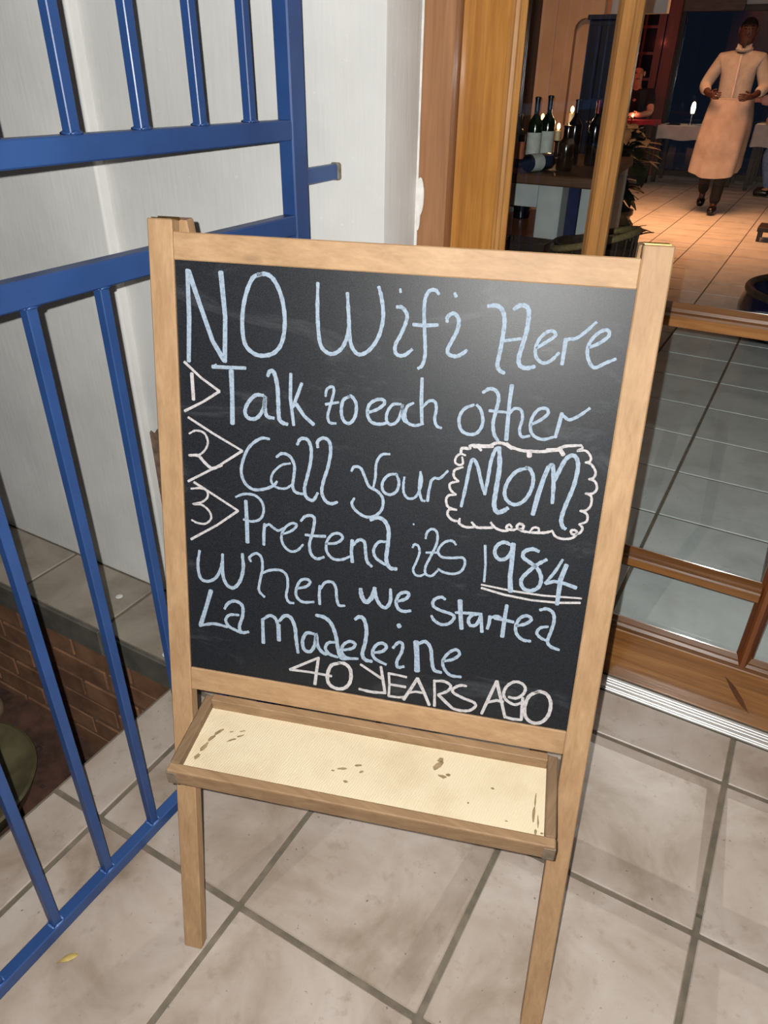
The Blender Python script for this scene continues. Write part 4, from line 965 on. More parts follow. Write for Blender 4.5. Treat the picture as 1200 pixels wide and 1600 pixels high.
# proud pilaster and an arched niche
B().box(-1.80, -1.695, 6.56, 6.625, 0, 2.62).build('pilaster', M['wall_in'], for_wall, bevel=0.006)
B().box(-1.95, -1.80, 6.60, 6.625, 0, 2.62).build('wall_panel', M['wall_in'], for_wall, bevel=0.004)
ar = B()
ac, rr_, zt = -1.545, 0.085, 1.60
pts = [(ac - rr_, 0.9)] + [(ac + rr_ * math.cos(a), zt + rr_ * math.sin(a)) for a in [math.pi - math.pi * k / 12 for k in range(13)]] + [(ac + rr_, 0.9)]
outer = [(-1.695, 0.0), (-1.695, 2.62), (-1.40, 2.62), (-1.40, 0.0)]
# spandrel around the arch made of quads strip
seq = [(-1.695, 0.9)] + [(-1.695 + 0.295 * min(1, max(0, (k) / 12)), 2.62) for k in range(13)] + [(-1.40, 0.9)]
vs = []
for (x, z), (x2, z2) in zip(pts, seq):
    vs += [(x, 6.55, z), (x2, 6.55, z2), (x, 6.62, z), (x2, 6.62, z2)]
fs = []
for i in range(len(pts) - 1):
    k = 4 * i
    fs += [(k, k + 1, k + 5, k + 4), (k, k + 4, k + 6, k + 2)]
ar.add(vs, fs)
ar.box(-1.695, -1.40, 6.55, 6.62, 0.0, 0.9)
ar.build('arched_niche', M['wall_in'], for_wall)
struct(B().box(-2.45, -1.95, 6.50, 6.80, 0, 2.62).build('trim_2', M['dark_wood']))
struct(B().box(-1.40, -0.95, 6.75, 6.85, 1.72, 2.62).build('wall_upper', M['wall_grey']))
wall_side = struct(B().box(-6.1, -6.0, 0.95, 12.4, 0, 2.62).build('wall_side', M['wall_in']))
struct(B().box(4.0, 4.1, 0.95, 12.4, 0, 2.62).build('wall_east', M['wall_in']))
struct(B().box(-6.0, -0.76, 0.80, 0.95, 0, 2.62).build('wall_porch', M['wall']))
wb_ = B().box(-6.0, -2.72, 12.1, 12.3, 0, 2.62).box(-2.72, 4.0, 12.1, 12.3, 2.13, 2.62)
struct(wb_.build('wall_back', M['wall_grey']))
struct(B().box(-2.72, -1.05, 12.02, 12.12, 2.06, 2.62).build('trim_3', M['beam']))
win = bpy.data.objects.new('window_1', None); COL.objects.link(win); win.location = (0.6, 12.2, 0); struct(win)
B().box(-1.86, 4.0, 12.14, 12.24, 0, 0.07).build('window_sill', M['dark_wood'], win)
B().box(-1.86, 4.0, 12.14, 12.24, 2.06, 2.13).build('window_head', M['dark_wood'], win)
for x in (-1.86, -0.45, 1.0, 2.45, 3.94):
    B().box(x, x + 0.06, 12.14, 12.24, 0.07, 2.06).build('window_post', M['dark_wood'], win)
for x0, x1 in ((-1.80, -0.45), (-0.39, 1.0), (1.06, 2.45), (2.51, 3.94)):
    B().box(x0, x1, 12.18, 12.188, 0.07, 2.06).build('pane', M['glass'], win)
# red-brown glazed door leaf at the back, with a stout post
leafd = bpy.data.objects.new('door_2', None); COL.objects.link(leafd); leafd.location = (-2.2, 12.0, 0); struct(leafd)
B().box(-2.00, -1.83, 11.93, 12.03, 0, 2.62).build('door_post', M['red_wood'], leafd, bevel=0.006)
B().box(-2.72, -2.62, 11.95, 12.0, 0, 2.3).build('door_stile', M['red_wood'], leafd)
B().box(-2.12, -2.02, 11.95, 12.0, 0, 2.3).build('door_stile', M['red_wood'], leafd)
B().box(-2.62, -2.12, 11.95, 12.0, 0, 0.3).build('door_rail', M['red_wood'], leafd)
B().box(-2.62, -2.12, 11.95, 12.0, 2.2, 2.3).build('door_rail', M['red_wood'], leafd)
for k in range(1, 6):
    z = 0.3 + 1.9 * k / 6
    B().box(-2.62, -2.12, 11.96, 11.99, z - 0.017, z + 0.017).build('door_muntin', M['red_wood'], leafd)
for x in (-2.46, -2.29):
    B().box(x - 0.015, x + 0.015, 11.962, 11.988, 0.3, 2.2).build('door_muntin', M['red_wood'], leafd)
for i, (x0, x1) in enumerate(((-2.62, -2.475), (-2.445, -2.305), (-2.275, -2.12))):
    for k in range(6):
        z0, z1 = 0.3 + 1.9 * k / 6 + 0.017, 0.3 + 1.9 * (k + 1) / 6 - 0.017
        B().box(x0, x1, 11.973, 11.977, z0, z1).build('pane', M['dark_pane'], leafd)

# ------------------------------------------------------------------ counter with bottles
ct = thing('serving_counter', 'dark wood topped counter table with wide grey white legs, bottles on top', 'counter', (-0.379, 3.23, 0))
B().prism([(-1.62, 3.23), (-0.379, 3.23), (-0.504, 4.45), (-1.62, 4.45)], 0.812, 0.860).build('counter_top', M['table_top'], ct, bevel=0.006)
B().box(-1.58, -0.70, 3.30, 3.34, 0.70, 0.812).build('apron_board', M['white_paint'], ct)
for x0, x1, y0, y1 in ((-0.70, -0.575, 3.30, 3.44), (-0.56, -0.408, 3.50, 3.75), (-1.58, -1.46, 3.30, 3.44), (-1.58, -1.46, 4.2, 4.4), (-0.62, -0.515, 4.2, 4.4)):
    B().box(x0, x1, y0, y1, 0, 0.812).build('leg', M['white_paint'], ct, bevel=0.004)

B().box(-0.572, -0.515, 3.40, 3.43, 0, 0.812).build('side_panel', M['navy_cloth'], ct)['label'] = 'navy blue panel under the counter'
def bottle(name, loc, r, h, glass, label_mat, foil, text, cat='bottle', axis=(0, 0, 1), group=None, neck=0.34, lab=(0.16, 0.49)):
    t = thing(name, text, cat, loc, group)
    pr = [(r * 0.86, 0.0), (r, 0.008), (r, h * 0.60), (r * 0.93, h * 0.645), (r * 0.62, h * 0.70), (r * neck, h * 0.75), (r * (neck - 0.02), h * 0.955), (r * (neck + 0.05), h * 0.962), (r * (neck + 0.05), h * 0.992), (r * neck * 0.8, h)]
    B().lathe(pr, loc, 20, axis).build('bottle_glass', M[glass], t, smooth=True)
    if foil:
        B().lathe([(r * (neck + 0.012), h * 0.80), (r * (neck + 0.014), h * 0.955), (r * (neck + 0.07), h * 0.960), (r * (neck + 0.07), h * 0.994), (r * neck * 0.8, h * 1.003)], loc, 16, axis).build('foil', M[foil], t, smooth=True)
    if label_mat:
        B().lathe([(r * 1.012, h * lab[0]), (r * 1.014, h * (lab[0] + 0.01)), (r * 1.014, h * (lab[1] - 0.01)), (r * 1.012, h * lab[1])], loc, 20, axis, cap=False).build('label', M[label_mat], t, smooth=True)
    return t
ZC = 0.8605
gB = 'bottles on the counter'
bottle('wine_bottle', (-0.862, 3.62, ZC), 0.038, 0.320, 'green_glass', 'label_white', 'foil_dark', 'left one of two tall dark green wine bottles on the counter', group=gB)
bottle('wine_bottle', (-0.835, 3.745, ZC), 0.038, 0.325, 'green_glass', 'label_white', 'foil_dark', 'right one of two tall dark green wine bottles, nearer the glazing bar', group=gB)
bottle('liqueur_bottle', (-0.905, 3.49, ZC), 0.040, 0.245, 'brown_glass', 'label_orange', None, 'brown bottle with an orange label at the left end of the counter', group=gB)
bottle('wine_bottle', (-0.765, 3.275, ZC + 0.041), 0.040, 0.29, 'black_glass', 'label_white', 'foil_dark', 'dark bottle with white label lying on its side in front', group=gB, axis=(0.30, 0.954, 0.0), lab=(0.05, 0.34))
bottle('decanter', (-0.632, 3.46, ZC), 0.041, 0.205, 'brown_glass', None, None, 'squat dark glass decanter standing right of the lying bottle', group=gB, neck=0.55)
bottle('wine_bottle', (-0.695, 3.78, ZC), 0.037, 0.31, 'black_glass', None, 'foil_dark', 'black bottle standing behind the squat dark decanter', group=gB)
bottle('wine_bottle', (-0.590, 3.80, ZC), 0.037, 0.31, 'black_glass', None, 'foil_red', 'black bottle with dark red foil beside the glazing bar', group=gB)
bottle('liqueur_bottle', (-1.05, 3.72, ZC), 0.040, 0.22, 'black_glass', None, None, 'short black bottle at the far left behind the orange label', group=gB)
def candle(loc, text, hh=0.05, r=0.022, fl=0.017, power=0.25, col=(1.0, 0.62, 0.32)):
    t = thing('candle', text, 'candle', loc, None)
    k_ = max(0.0, hh - 0.05)
    if k_ > 0.02:
        B().lathe([(r * 1.4, 0), (r * 1.4, 0.008), (r * 0.4, 0.018), (r * 0.4, k_ - 0.01), (r * 1.1, k_)], loc, 14).build('candlestick', M['black_glass'], t, smooth=True)
    else:
        k_ = 0.0
    B().lathe([(r * 0.7, k_), (r * 0.7, hh - 0.002), (r * 0.5, hh)], loc, 14).build('wax', M['wax'], t, smooth=True)
    B().ball(Vector(loc) + Vector((0, 0, hh + fl * 1.1)), (fl * 0.6, fl * 0.6, fl), 10, 8).build('flame', M['flame'], t, smooth='all')
    if power:
        lamp('candle_light', 'POINT', Vector(loc) + Vector((0, 0, hh + fl * 2.6)), power, col, 0.01)
candle((-0.939, 3.95, ZC), 'small lit candle behind the tall green bottles on counter', 0.195)
candle((-0.824, 3.90, ZC), 'lit candle behind the squat decanter, lower of two on counter', 0.155)
candle((-0.795, 4.02, ZC), 'taller lit candle behind the decanter on the counter', 0.235)

# low orange-brown table under the counter
lt = thing('low_table', 'low orange brown wooden table under the dark counter', 'table', (-1.1, 3.6, 0))
B().box(-1.40, -0.735, 3.06, 4.16, 0.53, 0.56).build('table_top', M['low_table'], lt, bevel=0.004)
for x in (-1.37, -0.79):
    for y in (3.09, 4.09):
        B().box(x, x + 0.04, y, y + 0.04, 0, 0.53).build('leg', M['low_table'], lt)
pc = thing('pillar_candle', 'salmon pink cylinder with a pale shiny top on the low table', 'candle', (-0.808, 3.16, 0.5605))
B().lathe([(0.036, 0.0), (0.038, 0.01), (0.038, 0.125), (0.034, 0.13)], pc.location, 20).build('cylinder', M['salmon'], pc, smooth=True)
B().lathe([(0.037, 0.1305), (0.039, 0.135), (0.036, 0.148), (0.01, 0.152)], pc.location, 20).build('top', M['pale_lid'], pc, smooth=True)
bottle('carafe', (-0.955, 3.80, 0.5605), 0.05, 0.235, 'black_glass', None, None, 'black glass carafe on the low orange brown table', neck=0.5)

# wicker basket just inside the glass
wk = thing('wicker_basket', 'dark round wicker basket with tan rim inside the glass door', 'basket', (-0.29, 2.95, 0))
bc = (-0.29, 2.95)
body = B()
pr = []
for k in range(30):
    z = 0.0 + 0.63 * k / 29
    pr.append((0.135 + 0.045 * (z / 0.63) + (0.004 if k % 2 else -0.003), z))
pr += [(0.165, 0.63)] + [(0.12, 0.05)]
body.lathe(pr, (bc[0], bc[1], 0.0), 32)
body.build('woven_side', M['wicker'], wk, smooth=True)
B().tube([(bc[0] + 0.183 * math.cos(a), bc[1] + 0.183 * math.sin(a), 0.645 + 0.05 * math.cos(a)) for a in [2 * math.pi * k / 32 for k in range(32)]], 0.015, 10, True).build('rim', M['wicker_rim'], wk, smooth='all')
for k in range(24):
    a = 2 * math.pi * k / 24
    B().tube([(bc[0] + 0.139 * math.cos(a), bc[1] + 0.139 * math.sin(a), 0.0), (bc[0] + 0.185 * math.cos(a), bc[1] + 0.185 * math.sin(a), 0.63 + 0.05 * math.cos(a))], 0.006, 5).build('stake', M['wicker'], wk)

cr = thing('wooden_crate', 'dark stained wooden crate left of the round wicker basket', 'crate', (-0.6, 3.0, 0))
B().box(-0.73, -0.50, 2.88, 3.03, 0.0, 0.02).build('base', M['dark_wood'], cr)
for k in range(5):
    z = 0.03 + k * 0.118
    for x0, x1, y0, y1 in ((-0.73, -0.50, 2.88, 2.892), (-0.73, -0.50, 3.018, 3.03), (-0.73, -0.718, 2.892, 3.018), (-0.512, -0.50, 2.892, 3.018)):
        B().box(x0, x1, y0, y1, z, z + 0.105).build('slat', M['dark_wood'], cr, bevel=0.002)
for x in (-0.718, -0.532):
    for y in (2.892, 2.998):
        B().box(x, x + 0.02, y, y + 0.02, 0.02, 0.607).build('corner_post', M['dark_wood'], cr)

# potted plant behind the counter
pp = thing('potted_plant', 'dark green leafy potted plant standing beside the counter end', 'plant', (-0.97, 5.95, 0))
B().lathe([(0.13, 0), (0.15, 0.02), (0.19, 0.30), (0.205, 0.31), (0.205, 0.345), (0.18, 0.345), (0.175, 0.31), (0.02, 0.30)], (-0.97, 5.95, 0), 28).build('pot', M['pot'], pp, smooth=True)
stm = B()
leaves = []
rnd = random.Random(5)
for k in range(15):
    a = rnd.uniform(0, 6.28); l = rnd.uniform(0.45, 0.72)
    P = [Vector((-0.97, 5.95, 0.30)), Vector((-0.97 + 0.07 * math.cos(a), 5.95 + 0.07 * math.sin(a), 0.30 + l * 0.5)), Vector((-0.97 + 0.17 * math.cos(a), 5.95 + 0.17 * math.sin(a), 0.28 + l))]
    stm.tube(P, [0.008, 0.006, 0.004], 5)
    for j in range(9):
        leaves.append((P[1].lerp(P[2], j / 8) if j > 3 else P[0].lerp(P[1], 0.25 + j / 4 * 0.75), rnd.uniform(0, 6.28), rnd.uniform(-0.5, 0.6), rnd.uniform(1.0, 1.6)))
stm.build('stems', M['stem'], pp)
lb = B()
L_ = 0.15
for i in range(6):
    t = i / 5
    w_ = 0.038 * math.sin(math.pi * min(1, t * 0.92 + 0.06)) ** 0.8
    x = L_ * t; z = -0.05 * t * t
    lb.v += [(x, w_, z + 0.006), (x, 0, z), (x, -w_, z + 0.006)]
for i in range(5):
    for k in (0, 1):
        p = 3 * i + k
        lb.f.append((p, p + 1, p + 4, p + 3))
lm_ = lb.mesh('leaf', M['leaf'], smooth='all')
for p, az, el, sc in leaves:
    o = link('leaf', lm_, pp, p - pp.location, (0, -el, az)); o.scale = (sc, sc, sc)
for k in range(7):
    q = Vector((-1.08 + 0.012 * k + rnd.uniform(-0.03, 0.03), 5.82 + rnd.uniform(-0.03, 0.03), 0.86 + rnd.uniform(-0.04, 0.05)))
    b = B()
    for j in range(5):
        a = 2 * math.pi * j / 5
        b.ball(q + Vector((0.018 * math.cos(a), 0.004, 0.018 * math.sin(a))), (0.015, 0.006, 0.015), 7, 5)
    b.build('flower', M['petal'], pp, smooth='all')
# second low leafy clump down by the floor
p2 = thing('potted_plant', 'small leafy plant in a dark pot low beside the counter leg', 'plant', (-0.63, 5.25, 0))
B().lathe([(0.09, 0), (0.12, 0.17), (0.128, 0.19), (0.11, 0.19), (0.01, 0.17)], (-0.63, 5.25, 0), 24).build('pot', M['pot'], p2, smooth=True)
for k in range(26):
    a = rnd.uniform(0, 6.28); el = rnd.uniform(0.1, 1.2)
    o = link('leaf', lm_, p2, (0.03 * math.cos(a), 0.03 * math.sin(a), 0.17 + rnd.uniform(0, 0.16)), (0, -el, a)); s_ = rnd.uniform(0.8, 1.25); o.scale = (s_, s_, s_)
B().tube([(-0.63, 5.25, 0.16), (-0.625, 5.255, 0.36)], [0.008, 0.004], 5).build('stem', M['stem'], p2)

# navy cupboard at the end of the inner wall
cb = thing('navy_cupboard', 'tall navy blue cupboard standing at the end of the cream wall', 'cupboard', (-1.32, 6.4, 0))
B().box(-1.43, -1.21, 6.28, 6.54, 0, 1.655).build('carcass', M['navy'], cb, bevel=0.004)
B().box(-1.445, -1.195, 6.26, 6.54, 1.655, 1.69).build('cornice', M['navy'], cb, bevel=0.005)
for x0 in (-1.425, -1.319):
    d_ = B().box(x0, x0 + 0.103, 6.262, 6.28, 0.08, 1.62).build('door', M['navy'], cb, bevel=0.003)
    B().ball((x0 + (0.09 if x0 < -1.4 else 0.013), 6.254, 0.95), 0.009, 10, 6).build('knob', M['chrome'], d_, smooth='all')

# big round navy tub on the dining room floor
tc_ = (0.76, 4.30)
tb = thing('round_tub', 'large round navy blue tub with brown rim on dining room floor', 'tub', (tc_[0], tc_[1], 0))
B().lathe([(0.36, 0.0), (0.43, 0.02), (0.475, 0.09), (0.478, 0.15), (0.455, 0.235), (0.43, 0.235), (0.435, 0.15), (0.39, 0.05), (0.02, 0.04)], (tc_[0], tc_[1], 0), 56).build('tub_body', M['tub'], tb, smooth=True)
B().tube([(tc_[0] + 0.443 * math.cos(a), tc_[1] + 0.443 * math.sin(a), 0.243) for a in [2 * math.pi * k / 56 for k in range(56)]], 0.022, 10, True).build('rim', M['tub_rim'], tb, smooth='all')
# low footstool further back
fs_ = thing('low_footstool', 'low dark wooden footstool on the orange lit floor', 'stool', (0.29, 7.35, 0))
B().box(0.105, 0.48, 7.2, 7.5, 0.085, 0.125).build('top', M['dark_wood'], fs_, bevel=0.004)
for x in (0.115, 0.44):
    for y in (7.21, 7.46):
        B().box(x, x + 0.03, y, y + 0.03, 0, 0.085).build('leg', M['dark_wood'], fs_)

# ------------------------------------------------------------------ far tables
def cloth_table(name, text, ctext, x0, x1, y0, y1, z, drop, mat, leg_mat='dark_wood'):
    t = thing(name, text, 'table', ((x0 + x1) / 2, (y0 + y1) / 2, 0))
    B().box(x0 + 0.01, x1 - 0.01, y0 + 0.01, y1 - 0.01, z - 0.035, z - 0.002).build('table_top', M[leg_mat], t)
    for x in (x0 + 0.03, x1 - 0.08):
        for y in (y0 + 0.03, y1 - 0.08):
            B().box(x, x + 0.05, y, y + 0.05, 0, z - 0.035).build('leg', M[leg_mat], t)
    c = B()
    per = []
    nx, ny = 22, 16
    for i in range(nx): per.append((x0 + (x1 - x0) * i / nx, y0, 0, -1))
    for i in range(ny): per.append((x1, y0 + (y1 - y0) * i / ny, 1, 0))
    for i in range(nx): per.append((x1 - (x1 - x0) * i / nx, y1, 0, 1))
    for i in range(ny): per.append((x0, y1 - (y1 - y0) * i / ny, -1, 0))
    n = len(per)
    for k, (x, y, nx_, ny_) in enumerate(per):
        w_ = 0.006 + 0.006 * math.sin(k * 1.3)
        c.v += [(x, y, z), (x + nx_ * 0.008, y + ny_ * 0.008, z - 0.012), (x + nx_ * (0.012 + w_), y + ny_ * (0.012 + w_), z - drop + 0.01 * math.sin(k * 0.7))]
    for k in range(n):
        a, b = 3 * k, 3 * ((k + 1) % n)
        c.f += [(a, b, b + 1, a + 1), (a + 1, b + 1, b + 2, a + 2)]
    c.f.append(tuple(3 * k for k in range(n)))
    o = c.build('tablecloth', M[mat], smooth=True, loc=((x0 + x1) / 2, (y0 + y1) / 2, z))
    tag(o, ctext, 'tablecloth')
    return t
cloth_table('dining_table', 'dark legged table under white cloth in front of the dark window', 'white cloth hanging over the table left of the walking waiter', -1.70, -0.60, 11.1, 11.75, 0.72, 0.17, 'cloth_white', 'dark_wood')
cloth_table('dining_table', 'table under pinkish white cloth at the right edge of view', 'pinkish white cloth hanging low over the table at right edge', -0.46, 0.55, 10.9, 11.7, 0.78, 0.26, 'cloth_white', 'dark_wood')
cloth_table('dining_table', 'small table under red cloth where the seated man leans', 'red cloth on the small table before the seated man', -2.45, -1.66, 10.52, 11.02, 0.785, 0.05, 'cloth_red', 'dark_wood')
tl_ = thing('table_lamp', 'small bright pale yellow lamp on the white tablecloth', 'lamp', (-1.32, 11.3, 0.7205))
B().lathe([(0.03, 0), (0.03, 0.01), (0.008, 0.02), (0.007, 0.13), (0.018, 0.14)], tl_.location, 14).build('base', M['chrome'], tl_, smooth=True)
B().lathe([(0.020, 0.14), (0.027, 0.165), (0.030, 0.22), (0.021, 0.265), (0.006, 0.28)], tl_.location, 16).build('glowing_globe', M['lampglow'], tl_, smooth=True)
lamp('table_lamp_light', 'POINT', (-1.32, 11.22, 1.05), 1.2, (1.0, 0.86, 0.6), 0.04)
candle((-0.33, 11.05, 0.7805), 'lit candle on the pinkish white table at right edge', 0.06, 0.025, 0.028, 1.0)
candle((-1.98, 10.72, 0.786), 'low lit candle on the red tablecloth', 0.02, 0.02, 0.022, 0.8, (1.0, 0.4, 0.25))
for x, y, tx in ((-1.52, 11.22, 'folded dark napkin left of the small lamp on white cloth'), (-1.16, 11.24, 'folded grey napkin right of the small lamp on white cloth')):
    b = B().box(x - 0.09, x + 0.09, y - 0.05, y + 0.05, 0.7206, 0.728).box(x - 0.06, x + 0.08, y - 0.035, y + 0.035, 0.728, 0.742)
    tag(b.build('folded_napkin', M['foil_dark'] if 'dark' in tx else M['wall_grey'], bevel=0.004, loc=(x, y, 0.7206)), tx, 'napkin')

# ------------------------------------------------------------------ people
def hand(V, E, R, wrist, d, side, curl, palm_r=0.021, fl=0.075):
    """palm and five fingers added to a skeleton; d points along the hand, side towards the thumb, curl is the way the fingers bend"""
    d, side, curl = Vector(d).normalized(), Vector(side).normalized(), Vector(curl).normalized()
    w = Vector(V[wrist])
    V.append(w + d * 0.05); pi = len(V) - 1
    E.append((wrist, pi)); R.append((palm_r * 1.5, palm_r))
    for k, (off, ln) in enumerate(((0.028, 0.92), (0.010, 1.0), (-0.009, 0.95), (-0.026, 0.76))):
        a = w + d * 0.082 + side * off
        b = a + d * fl * 0.5 * ln + curl * 0.012
        c = b + d * fl * 0.28 * ln + curl * fl * 0.30
        V += [a, b, c]
        n = len(V)
        E += [(pi, n - 3), (n - 3, n - 2), (n - 2, n - 1)]
        R += [0.0100, 0.0088, 0.0074]
    a = w + d * 0.040 + side * 0.038
    b = w + d * 0.080 + side * 0.054 + curl * 0.012
    V += [a, b]; n = len(V)
    E += [(pi, n - 2), (n - 2, n - 1)]; R += [0.0115, 0.0088]

def face(p, hc, fwd, skin_mat, hair_mat, bald=False):
    """eyes, brows, nose, mouth, ears and hair on the head centred at hc, looking along fwd"""
    hc, f = Vector(hc), Vector(fwd).normalized()
    up = (Vector((0, 0, 1)) - f * f.z).normalized(); r = f.cross(up).normalized()
    for s in (-1, 1):
        B().ball(hc + f * 0.084 + r * 0.032 * s + up * 0.012, (0.011, 0.011, 0.007), 10, 6).build('eye', M['eye'], p, smooth='all')
        B().tube([hc + f * 0.090 + r * 0.018 * s + up * 0.030, hc + f * 0.090 + r * 0.034 * s + up * 0.034, hc + f * 0.080 + r * 0.050 * s + up * 0.028], [0.003, 0.004, 0.002], 6).build('eyebrow', M[hair_mat], p)
        B().ball(hc + r * 0.083 * s - up * 0.005 - f * 0.005, (0.012, 0.022, 0.032), 10, 7).build('ear', M[skin_mat], p, smooth='all')
    B().tube([hc + f * 0.088 + up * 0.012, hc + f * 0.104 - up * 0.012, hc + f * 0.110 - up * 0.030, hc + f * 0.092 - up * 0.038], [0.008, 0.011, 0.016, 0.009], 8).build('nose', M[skin_mat], p, smooth='all')
    B().tube([hc + f * 0.080 + r * -0.026 - up * 0.062, hc + f * 0.093 - up * 0.060, hc + f * 0.080 + r * 0.026 - up * 0.062], [0.004, 0.008, 0.004], 8).build('mouth', M['lip'], p, smooth='all')
    if bald:
        return
    hb = B()
    n, k = 18, 8
    vs = []
    for j in range(k + 1):
        t = (math.pi / 2) * j / k
        for i in range(n):
            a = 2 * math.pi * i / n
            fr = math.cos(a)
            low = (0.058 if fr > 0.3 else (-0.02 if fr > -0.2 else -0.06)) if not bald else (0.03 if fr < -0.1 else 0.07)
            rr2 = 0.086 * math.cos(t) ** 0.8; zz = 0.103 * math.sin(t)
            zz = max(zz, low + 0.02 * j / k)
            vs.append(hc + f * (rr2 * fr * 1.05 - 0.004) + r * rr2 * math.sin(a) * 0.93 + up * zz)
    fs = []
    for j in range(k):
        for i in range(n):
            fs.append((j * n + i, j * n + (i + 1) % n, (j + 1) * n + (i + 1) % n, (j + 1) * n + i))
    hb.add(vs, fs)
    hb.build('hair', M[hair_mat], p, smooth='all')

# --- waiter walking towards the glass
wt = thing('person', 'person in a white shirt and long white apron walking through the dining room', 'person', (-0.55, 8.72, 0))
V = [Vector(v) for v in [(-0.55, 8.80, 0.98), (-0.55, 8.80, 1.13), (-0.55, 8.80, 1.36), (-0.548, 8.80, 1.50), (-0.545, 8.78, 1.565), (-0.540, 8.755, 1.625), (-0.540, 8.75, 1.70), (-0.540, 8.76, 1.765),
     (-0.74, 8.81, 1.455), (-0.855, 8.79, 1.20), (-0.765, 8.60, 1.135),
     (-0.36, 8.81, 1.455), (-0.265, 8.79, 1.20), (-0.345, 8.60, 1.120),
     (-0.645, 8.80, 0.92), (-0.65, 8.74, 0.52), (-0.665, 9.02, 0.16), (-0.660, 8.97, 0.045),
     (-0.455, 8.80, 0.92), (-0.465, 8.64, 0.51), (-0.480, 8.64, 0.085), (-0.478, 8.52, 0.035)]]
Ed = [(0, 1), (1, 2), (2, 3), (3, 4), (4, 5), (5, 6), (6, 7), (2, 8), (8, 9), (9, 10), (2, 11), (11, 12), (12, 13), (0, 14), (14, 15), (15, 16), (16, 17), (0, 18), (18, 19), (19, 20), (20, 21)]
Rd = [(0.15, 0.11), (0.135, 0.10), (0.155, 0.11), 0.062, 0.056, (0.068, 0.078), (0.078, 0.094), (0.058, 0.070), 0.062, 0.043, 0.029, 0.062, 0.043, 0.029, 0.086, 0.056, 0.038, 0.026, 0.086, 0.056, 0.038, 0.028]
hand(V, Ed, Rd, 10, (0.75, -0.62, -0.12), (0.1, 0.0, 1.0), (0.5, 0.6, 0.1))
hand(V, Ed, Rd, 13, (-0.72, -0.62, -0.08), (-0.1, 0.0, 1.0), (-0.5, 0.6, 0.1))
skin('body', V, Ed, Rd, M['skin_dark'], wt)
face(wt, (-0.540, 8.752, 1.695), (0.10, -1.0, -0.10), 'skin_dark', 'hair')
sv = [Vector((-0.55, 8.80, 1.00)), Vector((-0.55, 8.80, 1.14)), Vector((-0.55, 8.80, 1.30)), Vector((-0.55, 8.80, 1.425)), Vector((-0.548, 8.795, 1.525)),
      Vector((-0.735, 8.81, 1.44)), V[9], V[9].lerp(V[10], 0.62), Vector((-0.365, 8.81, 1.44)), V[12], V[12].lerp(V[13], 0.62)]
skin('shirt', sv, [(0, 1), (1, 2), (2, 3), (3, 4), (3, 5), (5, 6), (6, 7), (3, 8), (8, 9), (9, 10)],
     [(0.170, 0.130), (0.172, 0.128), (0.178, 0.125), (0.150, 0.105), (0.062, 0.062), (0.076, 0.078), 0.066, 0.052, (0.076, 0.078), 0.066, 0.052], M['shirt_white'], wt)
cl_ = B()
for s in (-1, 1):
    cl_.hexa([Vector((-0.545 + s * 0.005, 8.685, 1.515)), Vector((-0.545 + s * 0.07, 8.72, 1.53)), Vector((-0.545 + s * 0.072, 8.735, 1.53)), Vector((-0.545 + s * 0.006, 8.70, 1.515)), Vector((-0.545 + s * 0.02, 8.695, 1.555)), Vector((-0.545 + s * 0.066, 8.745, 1.578)), Vector((-0.545 + s * 0.066, 8.757, 1.578)), Vector((-0.545 + s * 0.02, 8.71, 1.555))])
cl_.tube([(-0.546 + 0.068 * math.cos(x), 8.785 + 0.068 * math.sin(x), 1.532 + 0.012 * math.sin(x)) for x in [2 * math.pi * k / 20 for k in range(20)]], 0.017, 8, True)
cl_.build('collar', M['shirt_white'], wt)
pk = B().box(-0.556, -0.536, 8.652, 8.664, 1.10, 1.48)
pk.build('button_placket', M['cloth_white'], wt, bevel=0.003)
tv = [V[0], V[14], V[15], V[16], V[18], V[19], V[20]]
skin('trousers', tv, [(0, 1), (1, 2), (2, 3), (0, 4), (4, 5), (5, 6)], [(0.15, 0.11), 0.088, 0.070, 0.058, 0.088, 0.070, 0.058], M['black_cloth'], wt)
for nm, heel, toe in (('shoe', (-0.665, 9.05, 0.10), (-0.660, 8.935, 0.042)), ('shoe', (-0.480, 8.68, 0.048), (-0.478, 8.47, 0.040))):
    h_, t_ = Vector(heel), Vector(toe)
    skin(nm, [h_, h_.lerp(t_, 0.5), t_], [(0, 1), (1, 2)], [0.046, 0.050, 0.042], M['shoe'], wt, sub=2)
ap = B()
rows = 16; nn_ = 36
for j in range(rows + 1):
    t = j / rows
    z = 1.10 - 0.66 * t
    for i in range(nn_):
        a = 2 * math.pi * i / nn_
        fold = (0.004 + 0.014 * t) * math.sin(a * 7 + 1.3 * t) + 0.008 * t * math.sin(a * 3 + 5 * t)
        rx = 0.205 + 0.035 * math.sin(min(1, t * 2.2) * 1.57) + 0.012 * t + fold
        ry = 0.165 + 0.060 * math.sin(min(1, t * 1.6) * 1.57) + 0.02 * t + fold
        front = -math.sin(a)
        zz = z + (0.03 * t * math.cos(a * 2)) - (0.05 * t if front > 0 else 0)
        cx = -0.55 - 0.015 * t; cy = 8.79 - 0.035 * t
        ca, sa = math.cos(a), math.sin(a)
        ca = math.copysign(abs(ca) ** 0.75, ca); sa = math.copysign(abs(sa) ** 0.75, sa)
        ap.v.append((cx + rx * ca, cy + ry * sa, zz))
for j in range(rows):
    for i in range(nn_):
        ap.f.append((j * nn_ + i, j * nn_ + (i + 1) % nn_, (j + 1) * nn_ + (i + 1) % nn_, (j + 1) * nn_ + i))
apo = ap.build('apron', M['apron'], wt, smooth='all')
B().tube([(-0.55 + 0.208 * math.cos(a), 8.795 + 0.168 * math.sin(a), 1.092) for a in [2 * math.pi * k / 28 for k in range(28)]], 0.012, 6, True).build('apron_string', M['apron'], apo, smooth='all')

